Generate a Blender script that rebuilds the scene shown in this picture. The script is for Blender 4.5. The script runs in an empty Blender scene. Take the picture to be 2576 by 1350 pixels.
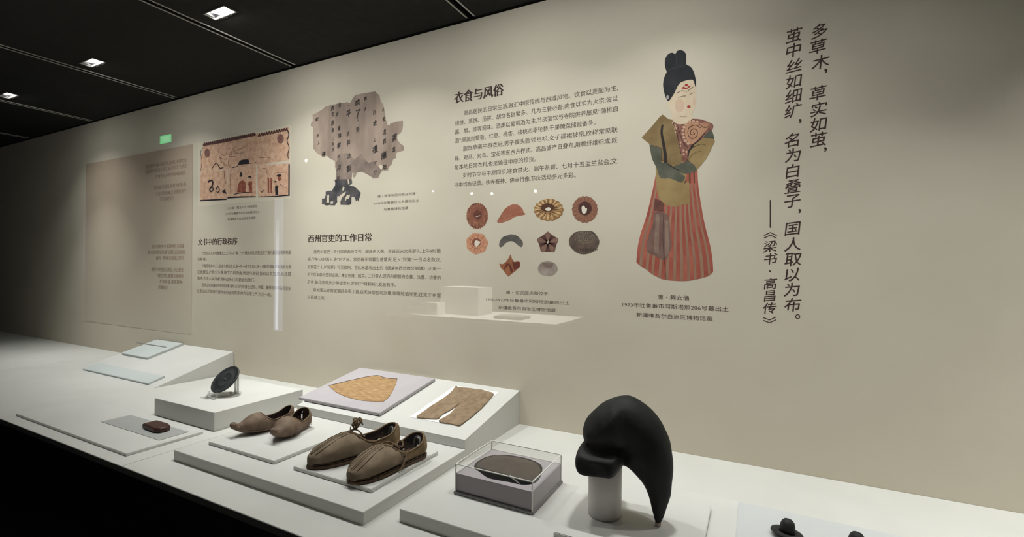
import bpy, bmesh, math, random
import numpy as np
from math import sin, cos, pi, radians, sqrt
from mathutils import Vector, Matrix

random.seed(7)
SC = bpy.context.scene
COL = SC.collection

# ------------------------------------------------------------------ camera
CAMZ = 1.45
FPX, YAW, PITCH, ROLL = 1194.18, -0.475506, -0.00104147, 0.0107739
CX, CY = 1288.0, 675.0
_f = np.array([sin(YAW) * cos(PITCH), cos(YAW) * cos(PITCH), sin(PITCH)])
_r = np.array([cos(YAW), -sin(YAW), 0.0])
_u = np.cross(_r, _f)
RT = _r * cos(ROLL) + _u * sin(ROLL)
UP = -_r * sin(ROLL) + _u * cos(ROLL)
cam_data = bpy.data.cameras.new('camera')
cam = bpy.data.objects.new('camera', cam_data)
COL.objects.link(cam)
M = Matrix(((RT[0], UP[0], -_f[0], 0), (RT[1], UP[1], -_f[1], 0), (RT[2], UP[2], -_f[2], CAMZ), (0, 0, 0, 1)))
cam.matrix_world = M
cam_data.sensor_fit = 'HORIZONTAL'
cam_data.sensor_width = 36.0
cam_data.lens = FPX / 2576.0 * 36.0
cam_data.clip_start = 0.02
SC.camera = cam

# ------------------------------------------------------------------ world, exposure
world = bpy.data.worlds.new('world')
SC.world = world
world.use_nodes = True
world.node_tree.nodes['Background'].inputs[0].default_value = (0.75, 0.85, 1.0, 1)
world.node_tree.nodes['Background'].inputs[1].default_value = 0.003
SC.view_settings.view_transform = 'Standard'
SC.view_settings.look = 'None'
SC.view_settings.gamma = 1.0
SC.view_settings.use_curve_mapping = False
SC.view_settings.exposure = 0.07

WALL = 1.5                    # the printed back wall
ZD = CAMZ - 0.5478            # top of the showcase deck
ZS = CAMZ - 0.5197            # top of the low plinths
TRAY = 0.0094
ZC = CAMZ + 0.9225            # ceiling
FRONT = 0.6615

# downlights of the showcase, unseen in-between ones added for even wall light: (x, watts of the wide wall-washing beam, of the middle beam, of the narrow downward beam)
LAMP_Y = 1.05
LAMPS = [(-3.68, (1.0, 1.4, 1.9)), (-2.72, (1.0, 1.4, 1.9)), (-1.755, (2.4, 2.0, 1.4)), (-1.25, (0.9, 1.5, 0.8)), (-0.72, (2.1, 1.2, 0.3)), (-0.22, (1.5, 1.3, 0.7)), (0.30, (0.0, 0.3, 1.1)), (1.13, (0.0, 5.0, 2.4))]
LAMP_COL = (0.995, 1.0, 0.985)


# ------------------------------------------------------------------ pixel helpers (a pixel of the photo -> point on a real plane)
def ray(px, py):
    return _f + RT * (px - CX) / FPX - UP * (py - CY) / FPX


def on_z(px, py, z):
    d = ray(px, py)
    p = d * ((z - CAMZ) / d[2])
    return Vector((p[0], p[1], z))


def on_y(px, py, y):
    d = ray(px, py)
    p = d * (y / d[1])
    return Vector((p[0], y, p[2] + CAMZ))


def on_plane(px, py, p0, n):
    d = Vector(ray(px, py))
    o = Vector((0, 0, CAMZ))
    t = (Vector(p0) - o).dot(n) / d.dot(n)
    return o + d * t


def wp(px, py):
    p = on_y(px, py, WALL)
    return (p.x, p.z)


# ------------------------------------------------------------------ materials
def lin(c):
    return tuple((v / 255 / 12.92 if v / 255 <= 0.04045 else ((v / 255 + 0.055) / 1.055) ** 2.4) for v in c) + (1,)


MATS = {}


def mat(name, col, rough=0.6, col2=None, scale=20, bump=0.0, bscale=200, metallic=0, spec=0.3, stretch=None, detail=6, sheen=0, coat=0, lo=0.35, hi=0.65):
    if name in MATS:
        return MATS[name]
    m = bpy.data.materials.new(name)
    m.use_nodes = True
    nt = m.node_tree
    b = nt.nodes['Principled BSDF']
    b.inputs['Base Color'].default_value = lin(col)
    b.inputs['Roughness'].default_value = rough
    b.inputs['Metallic'].default_value = metallic
    b.inputs['Specular IOR Level'].default_value = spec
    b.inputs['Sheen Weight'].default_value = sheen
    b.inputs['Coat Weight'].default_value = coat
    tc = nt.nodes.new('ShaderNodeTexCoord')
    mp = nt.nodes.new('ShaderNodeMapping')
    nt.links.new(tc.outputs['Object'], mp.inputs[0])
    if stretch:
        mp.inputs['Scale'].default_value = stretch
    if col2:
        n = nt.nodes.new('ShaderNodeTexNoise')
        n.inputs['Scale'].default_value = scale
        n.inputs['Detail'].default_value = detail
        nt.links.new(mp.outputs[0], n.inputs['Vector'])
        r = nt.nodes.new('ShaderNodeValToRGB')
        r.color_ramp.elements[0].position = lo
        r.color_ramp.elements[1].position = hi
        r.color_ramp.elements[0].color = lin(col)
        r.color_ramp.elements[1].color = lin(col2)
        nt.links.new(n.outputs['Fac'], r.inputs[0])
        nt.links.new(r.outputs[0], b.inputs['Base Color'])
    if bump:
        n2 = nt.nodes.new('ShaderNodeTexNoise')
        n2.inputs['Scale'].default_value = bscale
        n2.inputs['Detail'].default_value = 5
        nt.links.new(mp.outputs[0], n2.inputs['Vector'])
        bp = nt.nodes.new('ShaderNodeBump')
        bp.inputs['Strength'].default_value = bump
        bp.inputs['Distance'].default_value = 0.002
        nt.links.new(n2.outputs['Fac'], bp.inputs['Height'])
        nt.links.new(bp.outputs[0], b.inputs['Normal'])
    MATS[name] = m
    return m


def emit(name, col, s):
    m = bpy.data.materials.new(name)
    m.use_nodes = True
    nt = m.node_tree
    nt.nodes.clear()
    o = nt.nodes.new('ShaderNodeOutputMaterial')
    e = nt.nodes.new('ShaderNodeEmission')
    e.inputs[0].default_value = lin(col)
    e.inputs[1].default_value = s
    nt.links.new(e.outputs[0], o.inputs[0])
    return m


def clear(name, tint=(1, 1, 1), ior=1.5, rough=0.0, haze=0.0, hazecol=(230, 230, 225)):
    """thin clear sheet: Fresnel mix of straight-through and mirror reflection, optionally a little white haze"""
    m = bpy.data.materials.new(name)
    m.use_nodes = True
    nt = m.node_tree
    nt.nodes.clear()
    o = nt.nodes.new('ShaderNodeOutputMaterial')
    t = nt.nodes.new('ShaderNodeBsdfTransparent')
    t.inputs[0].default_value = tint + (1,)
    g = nt.nodes.new('ShaderNodeBsdfGlossy')
    g.inputs['Roughness'].default_value = rough
    f = nt.nodes.new('ShaderNodeFresnel')
    f.inputs[0].default_value = ior
    mx = nt.nodes.new('ShaderNodeMixShader')
    gi = nt.nodes.new('ShaderNodeNewGeometry')
    mr = nt.nodes.new('ShaderNodeMapRange')      # same reflectance on the way in and out of the sheet
    mr.inputs['To Min'].default_value = ior
    mr.inputs['To Max'].default_value = 1 / ior
    nt.links.new(gi.outputs['Backfacing'], mr.inputs['Value'])
    nt.links.new(mr.outputs[0], f.inputs[0])
    nt.links.new(f.outputs[0], mx.inputs[0])
    base = t.outputs[0]
    if haze:
        d = nt.nodes.new('ShaderNodeBsdfDiffuse')
        d.inputs[0].default_value = lin(hazecol)
        m2 = nt.nodes.new('ShaderNodeMixShader')
        m2.inputs[0].default_value = haze
        nt.links.new(t.outputs[0], m2.inputs[1])
        nt.links.new(d.outputs[0], m2.inputs[2])
        base = m2.outputs[0]
    nt.links.new(base, mx.inputs[1])
    nt.links.new(g.outputs[0], mx.inputs[2])
    nt.links.new(mx.outputs[0], o.inputs[0])
    return m


M_WALL = mat('wall_print', (203, 194, 175), 0.75, (206, 197, 179), 6)
M_DECK = mat('deck_board', (206, 205, 199), 0.6, (210, 209, 203), 8, bump=0.12, bscale=1200)
M_DECKEDGE = mat('deck_edge', (96, 96, 92), 0.5)
M_PLINTH = mat('plinth_paint', (208, 207, 202), 0.55, (212, 211, 206), 8, bump=0.12, bscale=1200)
M_BLACK = mat('black_paint', (16, 16, 15), 0.6, (20, 20, 19), 5, spec=0.1)
M_CEIL = mat('ceiling_panel_paint', (36, 36, 35), 0.7, (41, 41, 39), 30, spec=0.1, bump=0.2, bscale=500)
M_CEILGAP = mat('ceiling_gap', (8, 8, 8), 0.8, spec=0.05)
M_RAIL = mat('aluminium_rail', (190, 188, 181), 0.5)
M_INK = mat('print_ink', (66, 48, 44), 0.7)
M_INKSOFT = mat('print_ink_soft', (104, 88, 78), 0.7)
M_INKBODY = mat('print_ink_body', (90, 72, 66), 0.7)


# ------------------------------------------------------------------ object helpers
def link(name, me, m=None, parent=None, loc=None):
    o = bpy.data.objects.new(name, me)
    COL.objects.link(o)
    if m is not None and me is not None:
        for mm in (m if isinstance(m, (list, tuple)) else [m]):
            me.materials.append(mm)
    if loc is not None:
        o.location = loc
    if parent is not None:
        o.parent = parent
    return o


def tag(o, label, cat, group=None):
    o['label'] = label
    o['category'] = cat
    if group:
        o['group'] = group
    return o


def thing(name, label, cat, loc=(0, 0, 0), rz=0.0, group=None):
    o = bpy.data.objects.new(name, None)
    COL.objects.link(o)
    o.location = loc
    o.rotation_euler = (0, 0, rz)
    o.empty_display_size = 0.05
    return tag(o, label, cat, group)


def pydata(verts, faces, smooth=False):
    me = bpy.data.meshes.new('mesh')
    me.from_pydata([tuple(v) for v in verts], [], [tuple(f) for f in faces])
    me.validate()
    me.update()
    if smooth:
        me.polygons.foreach_set('use_smooth', [True] * len(me.polygons))
    return me


def bm_mesh(bm, smooth=False):
    bmesh.ops.recalc_face_normals(bm, faces=bm.faces)
    me = bpy.data.meshes.new('mesh')
    bm.to_mesh(me)
    bm.free()
    if smooth:
        me.polygons.foreach_set('use_smooth', [True] * len(me.polygons))
    return me


def box_mesh(x0, x1, y0, y1, z0, z1, bev=0.0):
    bm = bmesh.new()
    vs = [bm.verts.new((x, y, z)) for x in (x0, x1) for y in (y0, y1) for z in (z0, z1)]
    for f in ((0, 1, 3, 2), (4, 6, 7, 5), (0, 4, 5, 1), (2, 3, 7, 6), (0, 2, 6, 4), (1, 5, 7, 3)):
        bm.faces.new([vs[i] for i in f])
    bmesh.ops.recalc_face_normals(bm, faces=bm.faces)
    if bev:
        bmesh.ops.bevel(bm, geom=bm.edges[:], offset=bev, segments=2, affect='EDGES')
    return bm_mesh(bm)


def box(name, x0, x1, y0, y1, z0, z1, m, bev=0.0, parent=None):
    """box whose origin sits at its base centre"""
    cx, cy = (x0 + x1) / 2, (y0 + y1) / 2
    me = box_mesh(x0 - cx, x1 - cx, y0 - cy, y1 - cy, 0, z1 - z0, bev)
    return link(name, me, m, parent, (cx, cy, z0))


def prism_mesh(outline, ax_u, ax_v, org, thick_vec):
    """closed polygon (u,v) extruded by thick_vec"""
    org, ax_u, ax_v, t = Vector(org), Vector(ax_u), Vector(ax_v), Vector(thick_vec)
    bm = bmesh.new()
    a = [bm.verts.new(org + ax_u * u + ax_v * v) for u, v in outline]
    b = [bm.verts.new(org + ax_u * u + ax_v * v + t) for u, v in outline]
    bm.faces.new(a)
    bm.faces.new(b)
    n = len(a)
    for i in range(n):
        bm.faces.new((a[i], a[(i + 1) % n], b[(i + 1) % n], b[i]))
    return bm_mesh(bm)


def tube_mesh(pts, rad, seg=8, closed=False, smooth=True):
    pts = [Vector(p) for p in pts]
    n = len(pts)
    rads = rad if isinstance(rad, (list, tuple)) else [rad] * n
    V, Fc = [], []
    prev = None
    for i, p in enumerate(pts):
        a = pts[max(0, i - 1)] if not closed else pts[i - 1]
        b = pts[min(n - 1, i + 1)] if not closed else pts[(i + 1) % n]
        t = (b - a).normalized()
        ref = prev if prev is not None else (Vector((0, 0, 1)) if abs(t.z) < 0.9 else Vector((1, 0, 0)))
        s = (ref - t * ref.dot(t)).normalized()
        prev = s
        w = t.cross(s)
        for k in range(seg):
            an = 2 * pi * k / seg
            V.append(p + (s * cos(an) + w * sin(an)) * rads[i])
    m = n if closed else n - 1
    for i in range(m):
        j = (i + 1) % n
        for k in range(seg):
            l = (k + 1) % seg
            Fc.append((i * seg + k, i * seg + l, j * seg + l, j * seg + k))
    if not closed:
        Fc.append(tuple(range(seg))[::-1])
        Fc.append(tuple((n - 1) * seg + k for k in range(seg)))
    return pydata(V, Fc, smooth)


def spline(pts, n=24):
    """Catmull-Rom through the points"""
    P = [Vector(p) for p in pts]
    P = [P[0] * 2 - P[1]] + P + [P[-1] * 2 - P[-2]]
    out = []
    m = len(P) - 3
    for i in range(m):
        for k in range(n):
            t = k / n
            a, b, c, d = P[i:i + 4]
            out.append(0.5 * ((2 * b) + (c - a) * t + (2 * a - 5 * b + 4 * c - d) * t * t + (3 * b - a - 3 * c + d) * t ** 3))
    out.append(P[-2])
    return out


def lathe_mesh(prof, seg=40):
    V, Fc = [], []
    for r, z in prof:
        for k in range(seg):
            a = 2 * pi * k / seg
            V.append((r * cos(a), r * sin(a), z))
    for i in range(len(prof) - 1):
        for k in range(seg):
            l = (k + 1) % seg
            Fc.append((i * seg + k, i * seg + l, (i + 1) * seg + l, (i + 1) * seg + k))
    Fc.append(tuple(range(seg))[::-1])
    Fc.append(tuple((len(prof) - 1) * seg + k for k in range(seg)))
    return pydata(V, Fc, True)


# surface nets on a numpy field (negative inside)
def sdf_mesh(fn, lo, hi, h, keep=None):
    lo, hi = np.array(lo, float), np.array(hi, float)
    n = np.ceil((hi - lo) / h).astype(int) + 1
    xs = [lo[i] + np.arange(n[i]) * h for i in range(3)]
    X, Y, Z = np.meshgrid(*xs, indexing='ij')
    F = fn(X, Y, Z)
    cs = []
    offs = [(0, 0, 0), (1, 0, 0), (0, 1, 0), (1, 1, 0), (0, 0, 1), (1, 0, 1), (0, 1, 1), (1, 1, 1)]
    s = tuple(k - 1 for k in n)
    for o in offs:
        cs.append(F[o[0]:o[0] + s[0], o[1]:o[1] + s[1], o[2]:o[2] + s[2]])
    C = np.stack(cs)
    act = (C.min(0) < 0) & (C.max(0) >= 0)
    idx = -np.ones(s, int)
    ii = np.argwhere(act)
    idx[act] = np.arange(len(ii))
    acc = np.zeros((len(ii), 3))
    cnt = np.zeros(len(ii))
    Ca = C[:, act]
    edges = [(0, 1), (2, 3), (4, 5), (6, 7), (0, 2), (1, 3), (4, 6), (5, 7), (0, 4), (1, 5), (2, 6), (3, 7)]
    O = np.array(offs, float)
    for a, b in edges:
        fa, fb = Ca[a], Ca[b]
        cr = (fa < 0) != (fb < 0)
        t = np.where(cr, fa / np.where(cr, fa - fb, 1), 0)
        p = O[a][None] + t[:, None] * (O[b] - O[a])[None]
        acc += p * cr[:, None]
        cnt += cr
    V = lo + (ii + acc / cnt[:, None]) * h
    faces = []
    for ax in range(3):
        o1, o2 = [k for k in range(3) if k != ax]
        sl0 = [slice(1, s[k]) if k != ax else slice(0, s[k]) for k in range(3)]
        sl1 = [slice(1, s[k]) if k != ax else slice(1, s[k] + 1) for k in range(3)]
        A = F[tuple(sl0)] < 0
        B = F[tuple(sl1)] < 0
        w = np.argwhere(A != B)
        if len(w) == 0:
            continue
        flip = A[tuple(w.T)]
        base = w.copy()
        base[:, o1] += 1
        base[:, o2] += 1
        def g(d1, d2):
            q = base.copy()
            q[:, o1] -= d1
            q[:, o2] -= d2
            return idx[tuple(q.T)]
        quad = np.stack([g(0, 0), g(1, 0), g(1, 1), g(0, 1)], 1)
        if ax == 1:
            flip = ~flip
        quad[~flip] = quad[~flip][:, ::-1]
        faces.append(quad)
    Q = np.concatenate(faces)
    Q = Q[(Q >= 0).all(1)]
    me = bpy.data.meshes.new('mesh')
    me.from_pydata(V.tolist(), [], Q.tolist())
    me.update()
    me.polygons.foreach_set('use_smooth', [True] * len(me.polygons))
    return me


def smooth_verts(me, it=2, fac=0.5):
    bm = bmesh.new()
    bm.from_mesh(me)
    for _ in range(it):
        bmesh.ops.smooth_vert(bm, verts=bm.verts, factor=fac, use_axis_x=True, use_axis_y=True, use_axis_z=True)
    bm.to_mesh(me)
    bm.free()
    me.polygons.foreach_set('use_smooth', [True] * len(me.polygons))
    return me


def smin(a, b, k):
    h = np.clip(0.5 + 0.5 * (b - a) / k, 0, 1)
    return b * (1 - h) + a * h - k * h * (1 - h)


def poly_dist(U, Vv, poly):
    """signed distance to a closed polygon, negative inside"""
    P = np.array(poly, float)
    d = np.full(U.shape, 1e9)
    s = np.zeros(U.shape, bool)
    n = len(P)
    for i in range(n):
        a, b = P[i], P[(i + 1) % n]
        e = b - a
        wx, wy = U - a[0], Vv - a[1]
        t = np.clip((wx * e[0] + wy * e[1]) / (e @ e), 0, 1)
        d = np.minimum(d, (wx - e[0] * t) ** 2 + (wy - e[1] * t) ** 2)
        if abs(e[1]) > 1e-12:
            c = ((a[1] > Vv) != (b[1] > Vv)) & (U < e[0] * (Vv - a[1]) / e[1] + a[0])
            s ^= c
    d = np.sqrt(d)
    return np.where(s, -d, d)


# ------------------------------------------------------------------ structure: wall, ceiling, floor, cabinet, deck
XL, XR = -9.0, 2.3
w = box('wall_back', XL, XR, WALL, WALL + 0.05, 0.0, ZC + 0.05, M_WALL)
w['kind'] = 'structure'
w['label'] = 'cream printed back wall of the showcase'
w = box('floor', XL, XR, -5.5, WALL + 0.05, -0.05, 0.0, mat('dark_floor', (26, 25, 24), 0.45, (32, 31, 30), 3))
w['kind'] = 'structure'

# ceiling: black metal panels with thin aluminium rails between them
ceil = link('ceiling', box_mesh(XL, XR, 0.45, WALL + 0.05, ZC + 0.02, ZC + 0.06), M_CEILGAP)
ceil['kind'] = 'structure'
rails = [-1.9065 + 0.9625 * k for k in range(-7, 4)]
edges = [XL] + rails + [XR]
for k in range(len(edges) - 1):
    a = edges[k] + (0.012 if k else 0)
    b = edges[k + 1] - (0.012 if k < len(edges) - 2 else 0)
    holes = [lx for lx, _ in LAMPS if a < lx < b]
    b0, a0 = b, a
    y0, y1 = 0.45, WALL - 0.012
    if holes:
        cuts, px_ = [], a
        for lx in sorted(holes):
            cuts += [(px_, lx - 0.0625, y0, y1), (lx - 0.0625, lx + 0.0625, y0, LAMP_Y - 0.021), (lx - 0.0625, lx + 0.0625, LAMP_Y + 0.021, y1)]
            px_ = lx + 0.0625
        cuts.append((px_, b, y0, y1))
        bm = bmesh.new()
        for c in cuts:
            q = box_mesh(c[0], c[1], c[2], c[3], ZC, ZC + 0.012)
            bm.from_mesh(q)
        me = bm_mesh(bm)
        link('ceiling_panel', me, M_CEIL, ceil)
    else:
        link('ceiling_panel', box_mesh(a, b, y0, y1, ZC, ZC + 0.012), M_CEIL, ceil)
for rx in rails:
    for s in (-1, 1):
        link('ceiling_rail', box_mesh(rx + s * 0.0155 - 0.0022, rx + s * 0.0155 + 0.0022, 0.45, WALL - 0.022, ZC - 0.003, ZC + 0.012), M_RAIL, ceil)
# dark shadow gap where the wall meets the ceiling
tr = box('trim_1', XL, XR, WALL - 0.012, WALL, ZC - 0.002, ZC + 0.02, M_CEILGAP)
tr['kind'] = 'structure'
# the higher room ceiling in front of the showcase and the black fascia between the two
RH = 4.0
for nm, y0, y1, z0, z1 in (('trim_2', 0.43, 0.45, ZC, RH), ('ceiling_room', -5.5, 0.45, RH, RH + 0.03)):
    tr = box(nm, XL, XR, y0, y1, z0, z1, M_BLACK)
    tr['kind'] = 'structure'

# side walls of the long showcase and the dark room behind the viewer
for nm, x0, x1 in (('wall_left', XL - 0.05, XL), ('wall_right', XR, XR + 0.05)):
    q = box(nm, x0, x1, -5.5, WALL + 0.05, 0, RH, mat('room_paint', (40, 39, 37), 0.8))
    q['kind'] = 'structure'
q = box('wall_room', XL, XR, -5.55, -5.5, 0, RH, mat('room_paint', (40, 39, 37), 0.8))
q['kind'] = 'structure'

# deck and the black cabinet under it
deck = thing('showcase_deck', 'long white display deck running along the back wall', 'shelf', (-1.5, 1.08, 0.0))
SEAMX = [-7.24, -5.33, -3.43, -1.5235, 1.6]
xs = [XL] + SEAMX + [XR]
for k in range(len(xs) - 1):
    a, b = xs[k] + 0.0007, xs[k + 1] - 0.0007
    link('deck_board', box_mesh(a + 1.5, b + 1.5, FRONT - 1.08, WALL - 0.0005 - 1.08, ZD - 0.016, ZD, 0.0006), M_DECK, deck)
link('deck_edging', box_mesh(XL + 1.5, XR + 1.5, FRONT - 0.0015 - 1.08, FRONT - 1.08, ZD - 0.0165, ZD - 0.0008), M_DECKEDGE, deck)
link('cabinet_body', box_mesh(XL + 1.5, XR + 1.5, FRONT + 0.01 - 1.08, WALL - 1.08, 0.0, ZD - 0.0165), M_BLACK, deck)

# front glass of the showcase
GLY = 0.640
M_PANE = clear('showcase_glass_material', (0.985, 0.995, 0.99))
g = box('window_1', XL, XR, GLY - 0.005, GLY, 0.05, ZC, M_PANE)
g['kind'] = 'structure'
g['label'] = 'clear front glass pane of the showcase with faint reflections'

# ------------------------------------------------------------------ ceiling downlights
M_LAMP = emit('lamp_glow', (255, 250, 240), 6)
M_REFL = mat('lamp_reflector', (150, 150, 155), 0.25, metallic=0.8)
M_FRAME = mat('lamp_frame', (92, 90, 84), 0.5)
names = ['furthest left', 'second from the left', 'glowing white at the upper left of the view', 'above the torn parchment print, unseen, added for even wall light', 'above the food and clothing heading', 'above the lady figurine print, unseen, added for even wall light', 'above the vertical quotation', 'furthest right']
names = ['rectangular recessed ceiling downlight ' + q for q in names]
for (lx, wt), lb in zip(LAMPS, names):
    t = thing('ceiling_downlight', lb, 'light', (lx, LAMP_Y, ZC + 0.004), group='recessed ceiling downlights')
    # frame ring
    bm = bmesh.new()
    for c in ((-0.066, 0.066, -0.025, -0.0205), (-0.066, 0.066, 0.0205, 0.025), (-0.066, -0.0605, -0.0205, 0.0205), (0.0605, 0.066, -0.0205, 0.0205)):
        bm.from_mesh(box_mesh(c[0], c[1], c[2], c[3], -0.007, 0.014))
    link('frame', bm_mesh(bm), M_FRAME, t)
    V = [(-.06, -.02, 0), (.06, -.02, 0), (.06, .02, 0), (-.06, .02, 0), (-.05, -.016, .03), (.05, -.016, .03), (.05, .016, .03), (-.05, .016, .03)]
    link('reflector', pydata(V, [(0, 1, 5, 4), (1, 2, 6, 5), (2, 3, 7, 6), (3, 0, 4, 7), (4, 5, 6, 7)]), M_REFL, t)
    link('lamp', box_mesh(-.046, .052, -.008, .016, .008, .016), M_LAMP, t)
    for power, spread, tilt in zip(wt, (180, 100, 70), (24, 17, 6)):
        if power <= 0:
            continue
        ld = bpy.data.lights.new('downlight_beam', 'AREA')
        ld.shape = 'RECTANGLE'
        ld.size, ld.size_y = 0.10, 0.036
        ld.energy = power
        ld.color = LAMP_COL
        ld.spread = radians(spread)
        lo = bpy.data.objects.new('downlight_beam', ld)
        COL.objects.link(lo)
        lo.parent = t
        lo.location = (0, 0, -0.008)
        lo.rotation_euler = (radians(tilt), 0, 0)
# ------------------------------------------------------------------ plinths and boards
def named(o, label, cat, group=None):
    return tag(o, label, cat, group)


named(box('low_plinth', -1.446, -0.7335, 0.7505, 1.146, ZD, ZS, M_PLINTH, 0.0008), 'wide low white plinth carrying both pairs of shoes', 'plinth')
named(box('low_plinth', -0.677, 1.25, 0.7986, 1.185, ZD, ZS, M_PLINTH, 0.0008), 'low white plinth carrying the clear box and the black headdress', 'plinth')
named(box('square_plinth', -1.94, -1.579, 0.941, 1.284, ZD, CAMZ - 0.486, M_PLINTH, 0.0008), 'square white plinth carrying the black bronze disc', 'plinth')

# sloping plinths against the wall
WY0, WZ0, WZ1 = 1.1475, CAMZ - 0.493, CAMZ - 0.4305


def wedge(x0, x1, y0, zf, zb, label):
    c = (x0 + x1) / 2
    out = [(y0, 0.0), (y0, zf - ZD), (WALL - 0.0005, zb - ZD), (WALL - 0.0005, 0.0)] if zf - ZD > 0.001 else [(y0, 0.0), (WALL - 0.0005, zb - ZD), (WALL - 0.0005, 0.0)]
    yc = (y0 + WALL) / 2
    me = prism_mesh([(y - yc, z) for y, z in out], (0, 1, 0), (0, 0, 1), (x0 - c, 0, 0), (x1 - x0, 0, 0))
    return named(link('sloping_plinth', me, M_PLINTH, None, (c, yc, ZD)), label, 'plinth')


SEAM = on_y(935, 1075, WY0).x
wedge(-1.441, SEAM - 0.0006, WY0, WZ0, WZ1, 'sloping white plinth under the lilac board with the golden cloth')
wedge(SEAM + 0.0006, -0.736, WY0, WZ0, WZ1, 'sloping white plinth under the brown trousers')
wedge(-3.1, -2.36, 1.143, ZD + 0.0005, CAMZ - 0.441, 'steep sloping white plinth at the far left end of the deck')

WN = Vector((0, -(WZ1 - WZ0), WALL - WY0)).normalized()
WP = Vector((0, WY0, WZ0))
WV = Vector((0, WALL - WY0, WZ1 - WZ0)).normalized()      # up the slope
LN = Vector((0, -0.1068, 0.357)).normalized()
LP = Vector((0, 1.143, ZD))
LV = Vector((0, 0.357, 0.1068)).normalized()

# thin display trays
t1l, t1c = on_z(519.5, 1111.5, ZS + TRAY), on_z(694, 1157, ZS + TRAY)
named(box('display_board', t1l.x, t1c.x, (t1l.y + t1c.y) / 2, 1.085, ZS, ZS + TRAY, M_PLINTH, 0.0012), 'thin white board under the pair of pointed slippers', 'board')
t2l, t2c, t2r = on_z(735.2, 1173.1, ZS + TRAY), on_z(933.6, 1230, ZS + TRAY), on_z(1103, 1134.4, ZS + TRAY)
named(box('display_board', t2l.x, t2c.x, t2c.y, t2r.y, ZS, ZS + TRAY, M_PLINTH, 0.0012), 'thin white board under the pair of laced cloth shoes', 'board')
h0, h1 = on_z(1392, 1337, ZS + TRAY), on_z(1785, 1269, ZS + TRAY)
named(box('display_board', h0.x, -0.082, h0.y, h1.y, ZS, ZS + TRAY, M_PLINTH, 0.0012), 'thin white board under the tall black headdress', 'board')
named(box('glass_sheet', -0.030, 0.62, 0.845, 1.176, ZS, ZS + 0.004, mat('pale_sheet', (204, 206, 206), 0.35, spec=0.5), 0.0008), 'pale bluish sheet under the small black hats', 'board')
named(box('display_board', -2.35, -1.588, 0.70, 0.9116, ZD, ZD + 0.008, M_PLINTH, 0.001), 'thin white board beside the square plinth, cut by the left edge', 'board')

# brown lacquered object at the left edge, on a grey sheet painted as its shadow
gc = named(box('comb_shadow', -1.98, on_z(449, 1093, ZD + 0.009).x, 0.80, 0.885, ZD + 0.008, ZD + 0.0095, mat('comb_shadow_grey', (168, 168, 164), 0.8)), 'flat grey sheet painted as the shadow of the dark brown wooden comb', 'shadow')
CP = on_z(404, 1084, ZD + 0.0095)


def f_comb(x, y, z):
    d = poly_dist(x, y, [(-0.05, -0.02), (0.032, -0.026), (0.05, -0.018), (0.056, 0.0), (0.046, 0.016), (0.02, 0.024), (-0.05, 0.024)])
    q1, q2 = d + 0.006, np.abs(z - 0.0085) - 0.0085 + 0.006
    return np.sqrt(np.maximum(q1, 0) ** 2 + np.maximum(q2, 0) ** 2) + np.minimum(np.maximum(q1, q2), 0) - 0.006


o = link('wooden_comb', sdf_mesh(f_comb, (-.06, -.035, -.003), (.065, .035, .02), .0016), mat('dark_red_wood', (62, 38, 32), 0.45, (78, 50, 42), 60), None, (CP.x - 0.03, CP.y + 0.005, CP.z))
tag(o, 'dark reddish brown wooden comb lying at the left edge of the view', 'comb')

# boards on the steep plinth
M_GREYBOARD = mat('grey_foam_board', (196, 202, 200), 0.6)
M_GREYSIDE = mat('grey_foam_side', (120, 120, 116), 0.7)


def slope_board(name, x0, x1, s0, s1, base, v, n, thick, m, label, cat, lift=0.0):
    org = Vector((0, base.y, base.z)) + v * s0 + n * lift
    c = Vector(((x0 + x1) / 2, org.y, org.z))
    me = prism_mesh([(x0 - c.x, 0), (x1 - c.x, 0), (x1 - c.x, s1 - s0), (x0 - c.x, s1 - s0)], (1, 0, 0), v, (0, 0, 0), n * thick)
    bm = bmesh.new()
    bm.from_mesh(me)
    bmesh.ops.bevel(bm, geom=bm.edges[:], offset=0.0012, segments=2, affect='EDGES')
    bm.to_mesh(me)
    bm.free()
    return tag(link(name, me, m, None, c), label, cat)


def slope_uv(px, py, base, v, n, lift):
    p = on_plane(px, py, base + n * lift, n)
    return p.x, (p - base - n * lift).dot(v)


T = 0.012
bx, bs = slope_uv(458, 863.7, LP, LV, LN, T)
bx = min(bx, -2.40)
slope_board('mounting_board', -3.05, bx, slope_uv(388, 893, LP, LV, LN, T)[1] - 0.03, 0.366, LP, LV, LN, T, M_GREYBOARD, 'pale grey mounting board with a dark slot, top of the far left slope', 'board')
a, b_ = slope_uv(388, 868, LP, LV, LN, T), slope_uv(418, 873, LP, LV, LN, T)
slot = link('slot', prism_mesh([(-0.3, -0.004), (0, -0.004), (0, 0.004), (-0.3, 0.004)], (1, 0, 0), LV, (0, 0, 0), LN * 0.0006), M_GREYSIDE, bpy.data.objects['mounting_board'])
pp = Vector((b_[0], LP.y, LP.z)) + LV * b_[1] + LN * (T + 0.0002)
slot.location = pp - bpy.data.objects['mounting_board'].location
cx2, cs2 = slope_uv(414, 945, LP, LV, LN, 0.008)
slope_board('mounting_board', -3.05, cx2, max(0.012, cs2 - 0.12), cs2, LP, LV, LN, 0.008, M_GREYBOARD, 'thin pale blue grey board low on the far left slope', 'board')

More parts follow.
